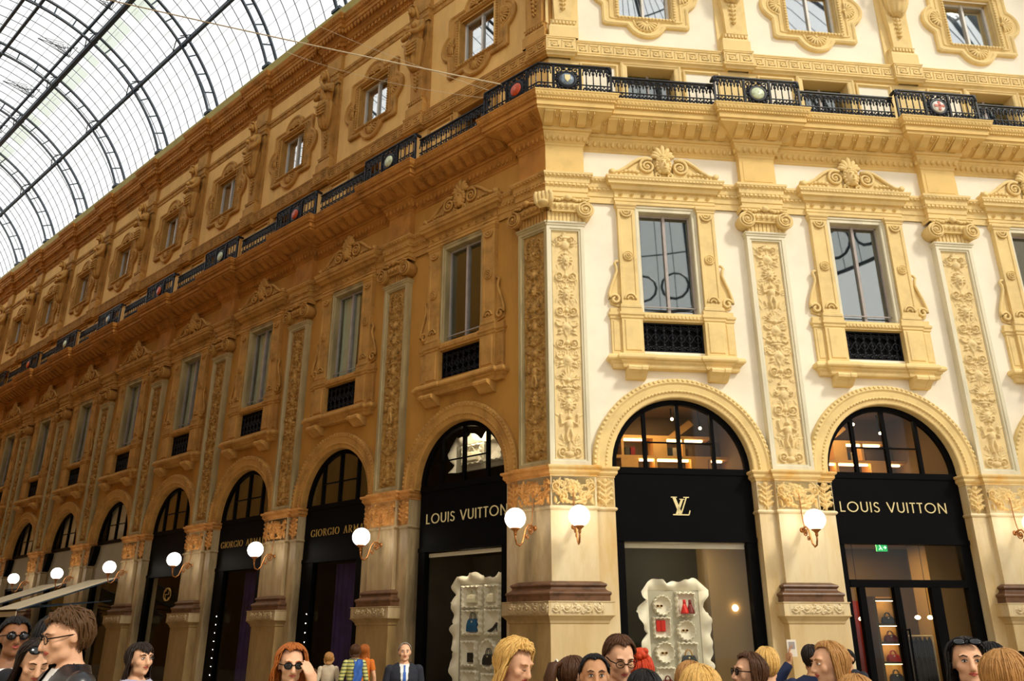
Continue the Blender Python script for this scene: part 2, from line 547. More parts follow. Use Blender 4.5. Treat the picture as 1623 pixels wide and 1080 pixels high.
TRN = [0]
def trim(pp, prof, mkey, deco=()):
    for side, pts, kw in (('L', pp[0], {'m1': CM2}), ('R', pp[1], {'m0': CM2})):
        mb = MB(); mb.sweep(pts, prof, **kw)
        TRN[0] += 1
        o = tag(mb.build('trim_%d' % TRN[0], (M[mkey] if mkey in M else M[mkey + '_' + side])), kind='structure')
        for name, fn in deco:
            mb = MB(); fn(mb, [Vector(q) for q in pts], kw)
            c = mb.build(name, (M[mkey] if mkey in M else M[mkey + '_' + side]), o); c['kind'] = 'structure'

def eggs(dn, z, sp, rd, rn, rz, **k):
    def fn(mb, pts, kw):
        for c, d, nn, st in along(offset_path(pts, dn, **kw), sp): oell(mb, c, d, nn, z, rd, rn, rz, **k)
    return fn
def dents(dn, sp, hw, n1, z0, z1):
    def fn(mb, pts, kw):
        for c, d, nn, st in along(offset_path(pts, dn, **kw), sp): obox(mb, c, d, nn, hw, -.01, n1, z0, z1)
    return fn

# architrave-like string course at the capitals, stepping out over each pilaster
pp = paths(-.27, -.135, .44)
trim(pp, [(0, 10.58), (.02, 10.58), (.02, 10.72), (.04, 10.73), (.04, 10.84), (.06, 10.86), (.06, 10.93), (.075, 10.94), (.075, 11.04), (.11, 11.08), (.14, 11.12), (.14, 11.17), (0, 11.19)], 'stone',
     [('bead_moulding', dents(.06, .1, .03, .03, 10.87, 10.92)), ('egg_moulding', eggs(.11, 11.09, .09, .035, .03, .03, nu=6, nv=4))])
# frieze blocks over the capitals and the great cornice under the balcony
pp = paths(NW, -.14, .41)
def modil(mb, pts, kw):
    off = offset_path(pts, .18, **kw)
    for c, d, nn, st in along(off, .345, .0, .25):
        # scrolled block with an acanthus underside, and a rosette beside it
        vs = []
        prof = [(.0, 12.34), (.0, 12.275), (.05, 12.27), (.12, 12.285), (.21, 12.345), (.30, 12.395), (.345, 12.42), (.365, 12.45), (.365, 12.50)]
        for hw in (-.10, .10):
            for n_, z_ in prof:
                q = c + d * (hw - .08) + nn * n_; vs.append((q.x, q.y, z_))
        k = len(prof)
        mb.add(vs, [tuple(range(k)), tuple(range(2 * k - 1, k - 1, -1))] + [(i, i + k, i + k + 1, i + 1) for i in range(k - 1)])
        e = c + d * .105 + nn * .19
        for t in range(6):
            a = t * PI / 3
            oell(mb, e + d * (.042 * math.cos(a)) + nn * (.042 * math.sin(a)), d, nn, 12.395, .030, .034, .034, nu=6, nv=4)
        oell(mb, e, d, nn, 12.38, .026, .028, .035, nu=6, nv=4)
        q = c + d * .105
        for u_ in (-.066, .066): obox(mb, q + d * u_, d, nn, .010, .03, .36, 12.285, 12.35, .12)
def leafy(mb, pts, kw):
    for c, d, nn, st in along(offset_path(pts, .66, **kw), .085): oell(mb, c, d, nn, 12.79, .036, .035, .045, nu=6, nv=4)
    for c, d, nn, st in along(offset_path(pts, .62, **kw), .06): obox(mb, c, d, nn, .02, 0, .03, 12.665, 12.70)
trim(pp, [(-.05, 11.88), (.0, 11.885), (.02, 11.91), (.02, 11.95), (.05, 11.98), (.11, 12.14), (.13, 12.16), (.13, 12.20), (.17, 12.21), (.17, 12.29), (.20, 12.31), (.56, 12.465), (.565, 12.53), (.60, 12.53), (.60, 12.655), (.63, 12.66), (.63, 12.70), (.67, 12.74), (.695, 12.83), (.705, 12.84), (.705, 12.87), (-.5, 12.88)], 'cornice',
     [('egg_and_dart', eggs(.085, 12.06, .135, .05, .04, .075)), ('modillion', modil), ('leaf_moulding', leafy)])
# balcony storey: mouldings under the key-pattern band, and the band
pp = paths(-.50, -.40, .34)
def meander(mb, pts, kw):
    bars = [(0, 1, .92, 1), (0, 1, 0, .08), (.06, .16, .08, .78), (.06, .86, .68, .78), (.76, .86, .22, .78), (.30, .86, .22, .32), (.30, .40, .22, .54), (.30, .60, .46, .56)]
    for c, d, nn, st in along(offset_path(pts, .03, **kw), .30, .02):
        for u0, u1, v0, v1 in bars:
            cc = c + d * ((u0 + u1) / 2 - .5) * st
            obox(mb, cc, d, nn, (u1 - u0) / 2 * st, -.005, .016, 14.745 + .32 * v0, 14.745 + .32 * v1)
trim(pp, [(-.08, 14.58), (.0, 14.59), (.02, 14.63), (.07, 14.66), (.07, 14.69), (.03, 14.70), (.03, 15.08), (.045, 15.09), (.045, 15.12), (-.3, 15.13)], 'stone', [('key_pattern', meander)])
# bead string above the attic windows
pp = paths(-.635, -.50, .36)
def pearls(mb, pts, kw):
    for c, d, nn, st in along(offset_path(pts, .045, **kw), .1): oell(mb, c, d, nn, 18.70, .035, .03, .03, nu=6, nv=4)
    for c, d, nn, st in along(offset_path(pts, .02, **kw), .32):
        for u in (-.06, 0, .06): oell(mb, c + d * u, d, nn, 18.60, .022, .02, .022, nu=6, nv=4)
trim(pp, [(-.1, 18.52), (.0, 18.52), (.02, 18.54), (.02, 18.66), (.05, 18.67), (.05, 18.74), (.06, 18.78), (-.1, 18.80)], 'stone', [('bead_string', pearls)])
# crowning cornice
pp = paths(-.65, -.52, .38)
def top_leaf(mb, pts, kw):
    for c, d, nn, st in along(offset_path(pts, .34, **kw), .16): oell(mb, c, d, nn, 19.95, .065, .06, .10, nu=6, nv=4)
    for c, d, nn, st in along(offset_path(pts, .485, **kw), .11): oell(mb, c, d, nn, 20.32, .045, .03, .07, nu=6, nv=4)
trim(pp, [(-.05, 19.38), (0, 19.39), (.03, 19.436), (.03, 19.483), (.07, 19.507), (.07, 19.562), (.10, 19.578), (.10, 19.720), (.17, 19.744), (.22, 19.815), (.25, 19.831), (.25, 19.878), (.36, 20.020), (.40, 20.036), (.40, 20.163), (.43, 20.178), (.43, 20.226), (.47, 20.273), (.53, 20.400), (.54, 20.447), (.2, 20.510)], 'cornice',
     [('dentil', dents(.10, .17, .05, .07, 19.594, 19.712)), ('bead_moulding', eggs(.05, 19.483, .1, .035, .03, .035, nu=6, nv=4)), ('leaf_moulding', top_leaf)])

trim(paths(-.65, -.65, .38), [(.25, 20.44), (.44, 20.50), (.44, 20.93), (.42, 20.97), (-.3, 20.99)], 'gutter')
# frieze blocks standing over the corner
for side in 'LR':
    for n_, s1, z0, z1, mk in ((-.14, .91 if side == 'R' else .84, 11.17, 11.90, 'cornice_'), (-.52, .98, 18.78, 19.40, 'stone_')):
        mb = MB(); pts = [plan(side, s1, NW if z0 < 15 else -.65), plan(side, s1, n_), plan(side, corner_s(n_), n_)]
        if side == 'R': pts = pts[::-1]
        mb.sweep(pts, [(0, z0), (0, z1)], **({'m1': CM2} if side == 'L' else {'m0': CM2}))
        TRN[0] += 1; tag(mb.build('trim_%d' % TRN[0], M[mk + side]), kind='structure')

# ------------------------------------------------------------------ the rest of the octagon and its dome
_A = W('R', 7.09, 0); _B = W('L', 0, 5.3)
# centre where the axis of the cream front meets the axis of the arcade
det = RN.x * LD.y - RN.y * LD.x
dd = _B - _A
OCT_D = (dd.x * LD.y - dd.y * LD.x) / det
OCT = _A + RN * OCT_D
for q in (1, 2, 3):
    Rm = Matrix.Rotation(q * PI / 2, 3, 'Z')
    mb = MB(); ps = []
    for s_ in (-.2, 14.4):
        v = OCT + Rm @ (W('R', s_, 0) - OCT); ps.append(v)
    up = Vector((0, 0, 21.1)); off = Rm @ RN * -.6
    for a0, a1 in ((0, 1),):
        P = [tuple(ps[0]), tuple(ps[1]), tuple(ps[1] + up), tuple(ps[0] + up)]
        Q = [tuple(Vector(v) + off) for v in P]
        mb.add(P + Q, [(0, 1, 2, 3), (7, 6, 5, 4), (0, 4, 5, 1), (1, 5, 6, 2), (2, 6, 7, 3), (3, 7, 4, 0)])
    tag(mb.build('wall_octagon_%d' % q, M['plaster_R']), kind='structure')
DR = OCT_D * 1.02
def dpt(az, el, r=DR):
    return tuple(OCT + Vector((r * math.cos(el) * math.cos(az), r * math.cos(el) * math.sin(az), 21.3 + r * math.sin(el))))
mb = MB(); gl = MB(); NA = 16
for i in range(NA):
    az = 2 * PI * i / NA + .2
    mb.tube([dpt(az, e * PI / 2 * .93 / 12) for e in range(13)], .16, 5)
    mb.tube([dpt(az, e * PI / 2 * .93 / 12, DR - .7) for e in range(13)], .10, 5)
    for e in range(1, 12): mb.tube([dpt(az, e * PI / 2 * .93 / 12), dpt(az, e * PI / 2 * .93 / 12, DR - .7)], .05, 4)
    for j in range(1, 6): mb.tube([dpt(az + 2 * PI / NA * j / 6, e * PI / 2 * .93 / 8, DR + .1) for e in range(9)], .025, 4)
    # round openings of the lattice band at the foot of the dome
    for j in range(3):
        c0 = az + 2 * PI / NA * (j + .5) / 3; e0 = .10
        mb.tube([dpt(c0 + .055 * math.cos(t), e0 + .055 * math.sin(t), DR - .35) for t in [2 * PI * u / 12 for u in range(12)]], .09, 4, closed=True)
for e in range(0, 13, 2):
    el_ = e * PI / 2 * .93 / 12
    mb.tube([dpt(2 * PI * i / 64, el_) for i in range(64)], .12 if e % 4 == 0 else .05, 5, closed=True)
tag(mb.build('ceiling_dome_ribs', M['rib']), kind='structure')
for i in range(48):
    for e in range(9):
        a0, a1 = 2 * PI * i / 48, 2 * PI * (i + 1) / 48; e0, e1 = e * PI / 2 * .93 / 9, (e + 1) * PI / 2 * .93 / 9
        gl.quad(dpt(a0, e0, DR + .15), dpt(a1, e0, DR + .15), dpt(a1, e1, DR + .15), dpt(a0, e1, DR + .15))
tag(gl.build('ceiling_dome', M['vault']), kind='structure')
# ------------------------------------------------------------------ carved relief as real height
class Relief:
    def __init__(s, w, h, res=0.0125):
        s.w, s.h, s.res = w, h, res
        s.nx = int(round(w / res)) + 1; s.nz = int(round(h / res)) + 1
        s.a = np.zeros((s.nz, s.nx), dtype=np.float32)
        s.xs = np.linspace(-w / 2, w / 2, s.nx); s.zs = np.linspace(0, h, s.nz)
    def dot(s, x, z, r, h, rz=None, mirror=True):
        rz = rz or r
        for sx in ((1, -1) if mirror and abs(x) > 1e-4 else (1,)):
            cx = x * sx
            i0 = max(0, int((cx - r + s.w / 2) / s.res)); i1 = min(s.nx, int((cx + r + s.w / 2) / s.res) + 2)
            j0 = max(0, int((z - rz) / s.res)); j1 = min(s.nz, int((z + rz) / s.res) + 2)
            if i0 >= i1 or j0 >= j1: continue
            X, Z = np.meshgrid(s.xs[i0:i1], s.zs[j0:j1])
            d = 1 - ((X - cx) / r) ** 2 - ((Z - z) / rz) ** 2
            s.a[j0:j1, i0:i1] = np.maximum(s.a[j0:j1, i0:i1], h * np.sqrt(np.maximum(d, 0)))
    def stroke(s, pts, r0, r1, h0, h1=None, mirror=True):
        h1 = h0 if h1 is None else h1
        P = [Vector(p) for p in pts]
        L = sum((b - a).length for a, b in zip(P[:-1], P[1:])) or 1
        t = 0
        for a, b in zip(P[:-1], P[1:]):
            l = (b - a).length; k = max(1, int(l / (s.res * 0.7)))
            for i in range(k):
                q = a + (b - a) * (i / k); u = (t + l * i / k) / L
                s.dot(q.x, q.y, r0 + (r1 - r0) * u, h0 + (h1 - h0) * u, mirror=mirror)
            t += l
    def leaf(s, x, z, ang, ln, w, h, mirror=True):
        a = math.radians(ang)
        for i in range(9):
            u = i / 8
            s.dot(x + math.cos(a) * ln * u, z + math.sin(a) * ln * u, max(.008, w * math.sin(PI * (.12 + .85 * u))), h * (.7 + .5 * u), mirror=mirror)
    def scroll(s, x, z, r, a0, turns, w, h):
        s.stroke(spiral(x, z, r, r * .18, a0, turns, 30), w, w * .6, h, h * 1.3)
        s.dot(x, z, r * .28, h * 1.5)
    def mesh(s, mb, n0, z0, cx=0.0, skirt=True):
        b = len(mb.v)
        vs = [(float(s.xs[i]) + cx, -(n0 + 1.3 * float(s.a[j, i])), z0 + float(s.zs[j])) for j in range(s.nz) for i in range(s.nx)]
        fs = [(j * s.nx + i, j * s.nx + i + 1, (j + 1) * s.nx + i + 1, (j + 1) * s.nx + i) for j in range(s.nz - 1) for i in range(s.nx - 1)]
        mb.smooth = True; mb.add(vs, fs); mb.smooth = False

def candelabrum(seed, w, h):
    """a climbing grotesque: masks, urns, scrolls, figures and tassels on one stem"""
    R = Relief(w, h); rnd = random.Random(seed)
    hw = w / 2
    R.stroke([(0, .05), (0, h - .1)], .018, .014, .02)
    # low tendrils filling the ground
    for i in range(int(h * 16)):
        zz = rnd.uniform(.1, h - .2); xx = rnd.uniform(.06, hw - .05)
        if rnd.random() < .5: R.leaf(xx, zz, rnd.uniform(0, 180), rnd.uniform(.06, .12), .016, .016)
        else: R.stroke(spiral(xx, zz, rnd.uniform(.03, .06), .01, rnd.uniform(0, 360), rnd.choice((-1.2, 1.2)), 14), .010, .008, .018)
    # foot
    R.scroll(hw * .5, .14, hw * .34, -90, 1.4, .022, .03)
    R.dot(0, .1, hw * .3, .045, .06); R.leaf(0, .16, 90, .2, .05, .04)
    z = .32; last = -1
    while z < h - .42:
        u = rnd.randrange(7)
        while u == last: u = rnd.randrange(7)
        last = u
        if u == 0:          # urn
            R.dot(0, z + .10, hw * .34, .055, .11); R.dot(0, z + .22, hw * .16, .035, .04); R.dot(0, z + .27, hw * .42, .045, .03)
            R.scroll(hw * .52, z + .14, hw * .22, 180, 1.2, .016, .03)
            for i in range(4): R.leaf(0, z + .28, 40 + 22 * i, .12, .022, .035)
            z += .44
        elif u == 1:        # pair of big scrolls
            R.scroll(hw * .48, z + .16, hw * .38, 210, 1.6, .02, .035)
            R.leaf(0, z + .02, 30, hw * .9, .03, .03); R.leaf(0, z + .3, 65, hw * .6, .03, .03)
            R.dot(0, z + .17, .05, .05); z += .38
        elif u == 2:        # leaf fan
            for i in range(5): R.leaf(0, z, 10 + i * 20, hw * (.62 + .1 * (i % 2)), .03, .036)
            R.dot(0, z, .055, .05); z += .3
        elif u == 3:        # mask
            R.dot(0, z + .15, hw * .3, .06, .13); R.dot(0, z + .13, .02, .085, .04); R.dot(.035, z + .18, .022, .07)
            R.dot(0, z + .06, .04, .07, .018)
            for i in range(6): R.leaf(0, z + .16, -60 + i * 30, hw * .55, .026, .032)
            R.dot(0, z + .3, .06, .05, .04); z += .4
        elif u == 4:        # standing figure
            R.dot(0, z + .50, .055, .07); R.dot(0, z + .36, .085, .065, .11); R.stroke([(.02, z + .27), (.06, z + .14), (.04, z + .02)], .04, .022, .055)
            R.stroke([(.06, z + .42), (hw * .55, z + .36), (hw * .62, z + .52)], .026, .018, .045)
            R.leaf(hw * .4, z + .02, 70, .16, .025, .03); R.dot(hw * .6, z + .55, .035, .04); z += .62
        elif u == 5:        # swag and shield
            R.dot(0, z + .12, hw * .42, .04, .12); R.dot(0, z + .12, hw * .28, .055, .08)
            R.stroke(arc(hw * .5, z + .24, hw * .3, 180, 360, 10), .02, .02, .035); R.dot(hw * .5, z + .06, .045, .04)
            R.leaf(hw * .3, z + .02, -20, .14, .022, .03); z += .32
        else:               # dish with fruit
            R.dot(0, z + .05, hw * .55, .045, .035); R.dot(0, z + .0, hw * .2, .04, .05)
            for i in range(4): R.dot(.05 + .055 * i, z + .10 + .02 * (i % 2), .035, .05)
            R.dot(0, z + .12, .045, .055); R.leaf(hw * .3, z + .14, 60, .12, .02, .03); z += .24
    R.scroll(hw * .45, h - .2, hw * .3, -90, 1.3, .018, .03); R.dot(0, h - .16, hw * .35, .04, .05)
    for i in range(5): R.leaf(0, h - .2, 20 + 35 * i if i < 3 else 90, .12, .025, .035)
    return R

def acanthus(w, h, seed=0):
    R = Relief(w, h, 0.011)
    if w > .6:
        R.dot(0, h * .62, h * .22, .03); R.dot(0, h * .62, h * .12, .05)
        for i in range(10):
            a = 2 * PI * i / 10; R.dot(h * .17 * math.cos(a), h * .62 + h * .17 * math.sin(a), .035, .045, mirror=False)
        for cx, sg in ((w * .25, 1), (w * .40, -1)):
            R.scroll(cx, h * (.30 if sg > 0 else .66), h * .17, 90 * sg, 1.5, .02, .035)
        R.stroke([(.04, .06), (w * .2, .10), (w * .33, h * .45), (w * .46, h * .85)], .022, .014, .03)
        for i in range(4): R.leaf(w * (.14 + .09 * i), .05 + h * .12 * (i % 3), 50 + 30 * (i % 2), h * .22, .026, .035)
        R.dot(w * .25, h * .2, .04, .05)
    else:
        R.stroke([(0, .02), (0, h - .04)], .02, .014, .03)
        for i in range(4):
            zz = h * (.10 + .2 * i); R.leaf(0, zz, 45 - 3 * i, w * .46, .03, .036); R.dot(w * .38, zz + h * .16, .028, .04)
        R.dot(0, h * .9, .05, .045)
    return R

def ground_fill(R, seed, k, big=.05):
    rnd = random.Random(seed)
    for i in range(k):
        x, z = rnd.uniform(-R.w / 2 + .03, R.w / 2 - .03), rnd.uniform(.03, R.h - .03)
        if rnd.random() < .55: R.leaf(x, z, rnd.uniform(0, 360), rnd.uniform(.05, .1), .014, .018, mirror=False)
        else: R.stroke(spiral(x, z, rnd.uniform(.025, big), .008, rnd.uniform(0, 360), rnd.choice((-1.3, 1.3)), 14), .010, .007, .018, mirror=False)

def vinebelt(w, h):
    R = Relief(w, h, 0.011)
    k = max(2, int(w / .2)); st = w / k
    for i in range(k):
        cx = -w / 2 + st * (i + .5)
        R.stroke(spiral(cx, h / 2, h * .36, h * .1, 200, 1.3, 20), .016, .012, .022, mirror=False)
        R.dot(cx, h / 2, .03, .03, mirror=False)
        R.leaf(cx + st * .32, .02, 80, h * .7, .022, .024, mirror=False)
    return R

REL = {}
def relmesh(key, R, n0, z0):
    if key not in REL:
        mb = MB(); R.mesh(mb, n0, z0); REL[key] = mb
    return REL[key]

CAND = [candelabrum(s_, .60, 4.90) for s_ in (3, 8, 21)]
ACW = acanthus(.84, .54); ACN = acanthus(.32, .54); ACC = acanthus(.84, .54)
VB = vinebelt(1.04, .19)
ground_fill(ACW, 5, 60); ground_fill(ACN, 6, 24); ground_fill(VB, 7, 40, .035)
RELM = {}
def relief_obj(name, key, R, m, parent, loc, rz=0.0):
    """panel standing on loc, facing -y of the parent; mesh data shared between copies of one material"""
    kk = (key, m.name)
    if kk not in RELM:
        mb = MB(); R.mesh(mb, 0, 0); o = mb.build(name, m, parent); RELM[kk] = o.data
    else:
        o = bpy.data.objects.new(name, RELM[kk]); COL.objects.link(o); o.parent = parent
    o.location = loc; o.rotation_euler = (0, 0, rz)
    return o

# ------------------------------------------------------------------ piers
P_FULL = [(-.77, .80), (-.77, .20), (-.43, .20), (-.43, .10), (.43, .10), (.43, .20), (.77, .20), (.77, .80)]
P_PED = [(-.53, .22), (-.53, -.03), (.53, -.03), (.53, .22)]
P_BASE = [(-.46, .22), (-.46, .08), (.46, .08), (.46, .22)]
PR_SHAFT = [(0, 0), (0, 4.70)]
PR_NECK = [(0, 3.93), (.025, 3.945), (.04, 3.97), (.025, 4.0), (0, 4.01)]
PR_IMP = [(-.01, 4.56), (.015, 4.57), (.015, 4.60), (.035, 4.61), (.05, 4.63), (.06, 4.64), (.06, 4.70), (.085, 4.71), (.10, 4.735), (.095, 4.765), (-.3, 4.79)]
PR_PED = [(.07, 0), (.07, .26), (.04, .30), (.015, .34), (0, .36), (0, 1.92), (.02, 1.94), (.03, 1.98), (.08, 2.04), (.11, 2.06), (.11, 2.075), (0, 2.08)]
PR_BAND = [(0, 2.075), (.10, 2.075), (.10, 2.285), (.115, 2.29), (.115, 2.305), (-.2, 2.31)]
PR_BASE = [(.12, 2.305), (.12, 2.40), (.135, 2.415), (.145, 2.44), (.135, 2.465), (.10, 2.48), (.06, 2.51), (.05, 2.545), (.065, 2.56), (.08, 2.585), (.07, 2.61), (.03, 2.63), (-.02, 2.655)]

def pier_parts(root, full, ped, base, ms, **kw):
    out = {}
    for nm, pth, pr, mk in (('shaft', full, PR_SHAFT, 'pier'), ('necking', full, PR_NECK, 'pier'), ('impost', full, PR_IMP, 'band'),
                            ('pedestal', ped, PR_PED, 'ped'), ('pedestal_band', ped, PR_BAND, 'pier'), ('base_moulding', base, PR_BASE, None)):
        mb = MB(); mb.sweep(pth, pr, **kw)
        out[nm] = mb.build(nm, M['redm'] if mk is None else M[mk + '_' + ms], root)
    return out

def make_pier(side):
    root = empty('pier', (0, 0, 0))
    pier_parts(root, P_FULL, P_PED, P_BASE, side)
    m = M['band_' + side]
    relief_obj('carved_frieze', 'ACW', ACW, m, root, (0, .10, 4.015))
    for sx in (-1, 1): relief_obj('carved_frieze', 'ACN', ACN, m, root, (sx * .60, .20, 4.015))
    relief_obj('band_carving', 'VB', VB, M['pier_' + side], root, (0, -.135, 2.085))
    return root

def make_pilaster(side, var):
    root = empty('pilaster', (0, 0, 0))
    zb = 4.79; off = (0, 0, -zb)
    fr = MB()
    def rg(hw, z0, z1, n): return [(-hw, -n, z0), (hw, -n, z0), (hw, -n, z1), (-hw, -n, z1)]
    fr.loft([rg(.43, 4.79, 9.92, -.32), rg(.43, 4.79, 9.92, -.13), rg(.36, 4.86, 9.85, -.13), rg(.345, 4.875, 9.835, -.155), rg(.32, 4.90, 9.81, -.155), rg(.305, 4.91, 9.80, -.20)], caps=False)
    fr.sweep([(-.43, .32), (-.43, .13), (.43, .13), (.43, .32)], [(0, 9.90), (.02, 9.92), (.02, 9.945), (.045, 9.97), (.045, 10.0), (-.1, 10.01)])
    fr.build('marble_frame', M['marble_' + side], root, off)
    relief_obj('relief_panel', 'C%d' % var, CAND[var], M['relief_' + side], root, (0, .195, 4.905 - zb))
    nk = MB()
    for i in range(9):
        x = -.40 + .8 * (i + .5) / 9
        nk.nbox(x - .033, x + .033, -.32, -.135, 10.0, 10.24)
    nk.nbox(-.40, .40, -.32, -.155, 10.0, 10.26)
    nk.build('fluted_neck', M['stone_' + side], root, off)
    fb = MB(); fb.nbox(-.41, .41, -.32, -.14, 11.17, 11.90); fb.frus(-.34, .34, -.14, -.13, 11.28, 11.80, .01, .01); fb.build('frieze_block', M['cornice_' + side], root, off)
    cap = capital_core((-.52, .52))
    c = cap.build('capital', M['stone_' + side], root, off)
    for sx in (-1, 1):
        volute(sx * .43).build('volute', M['stone_' + side], c, off)
    return root

def capital_core(xr):
    cap = MB()
    x0, x1 = xr
    cap.sweep([(x0 + .02, .32), (x0 + .02, .06), (x1 - .02, .06), (x1 - .02, .32)], [(0, 10.49), (.02, 10.50), (.02, 10.54), (.04, 10.555), (.04, 10.585), (-.25, 10.586)])
    cap.nbox(x0 + .12, x1 - .12, -.32, -.06, 10.22, 10.50)
    cap.sweep([(x0 + .1, .32), (x0 + .1, .08), (x1 - .1, .08), (x1 - .1, .32)], [(0, 10.24), (.03, 10.26), (0, 10.28), (.02, 10.29), (.06, 10.36), (.05, 10.41), (0, 10.42)])
    cap.smooth = True
    k = max(2, int((x1 - x0 - .3) / .12))
    for i in range(k):
        x = x0 + .15 + (x1 - x0 - .3) * (i + .5) / k
        cap.ell((x, .035, 10.345), (.042, .04, .065), 8, 6)
    # garland from the eye of each volute up to a central flower
    xm = (x0 + x1) / 2
    for sx in (-1, 1):
        for i in range(7):
            u = i / 6
            cap.ell((xm + sx * (x1 - xm - .08) * u, .02, 10.50 - .03 * u + .02 * math.sin(u * 9)), (.05, .04, .035), 7, 5)
    cap.ell((xm, 0.0, 10.52), (.08, .06, .075), 10, 6)
    cap.smooth = False
    return cap

def volute(cx, n=.02):
    v = MB(); v.smooth = True
    v.lathe([(.0, -.36), (.165, -.36), (.175, -.08), (.19, -.02), (.19, n - .02), (.17, n), (.15, n - .015), (.02, n - .02)], (cx, 0, 10.25), 'y', 20)
    sg = 1 if cx > 0 else -1
    v.tube([(cx + sg * (q[0] - cx), -n - .005, q[1]) for q in spiral(cx, 10.25, .165, .04, 90, 2.0, 36)], [.022 - .012 * i / 36 for i in range(37)], 6)
    v.ell((cx, -n, 10.25), (.04, .035, .04), 10, 6)
    v.smooth = False
    return v

# ------------------------------------------------------------------ arches
def arch_sweep(mb, prof, k=28, z=ARCH_Z, foot=.045):
    rows = []
    for i in range(k + 1):
        a = PI * i / k
        rows.append([(r * math.cos(a), -n, z + r * math.sin(a)) for r, n in prof])
    rows = [[(p[0], p[1], z - foot) for p in rows[0]]] + rows + [[(p[0], p[1], z - foot) for p in rows[-1]]]
    q = len(prof); vs = [v for r in rows for v in r]
    mb.add(vs, [(i * q + j, (i + 1) * q + j, (i + 1) * q + j + 1, i * q + j + 1) for i in range(len(rows) - 1) for j in range(q - 1)])

def make_arch(side):
    ri = ARCH_R[side]; ro = ri + .39
    root = empty('archway', (0, 0, 0)); off = (0, 0, -4.76)
    a = MB(); a.smooth = False
    arch_sweep(a, [(ro, -.31), (ro, -.22), (ro - .02, -.19), (ro - .09, -.175), (ro - .11, -.19), (ro - .13, -.205), (ri + .15, -.215), (ri + .13, -.205), (ri + .11, -.215), (ri + .09, -.235), (ri + .02, -.24), (ri, -.255), (ri, -.50)])
    a.build('archivolt', M['stone_' + side], root, off)
    b = MB(); b.smooth = True
    for rr, n, st, rd in ((ro - .045, -.185, .10, .036), (ri + .12, -.21, .075, .024)):
        k = int(PI * rr / st)
        for i in range(k):
            t = PI * (i + .5) / k
            b.ell((rr * math.cos(t), -n, ARCH_Z + rr * math.sin(t)), (rd, .025, rd), 6, 4)
    b.build('bead_moulding', M['stone_' + side], root, off)
    return root

# ------------------------------------------------------------------ pedimented windows
def rosette(mb, x, z, r, n, petals=8):
    mb.lathe([(r, 0), (r, .02), (r * .86, .035), (r * .78, .02), (.01, .02)], (x, -n, z), 'y', 18)
    mb.smooth = True
    for i in range(petals):
        a = 2 * PI * i / petals
        mb.ell((x + r * .45 * math.cos(a), -n - .02, z + r * .45 * math.sin(a)), (r * .22, .03, r * .22), 6, 4)
    mb.ell((x, -n - .025, z), (r * .2, .035, r * .2), 8, 5)
    mb.smooth = False

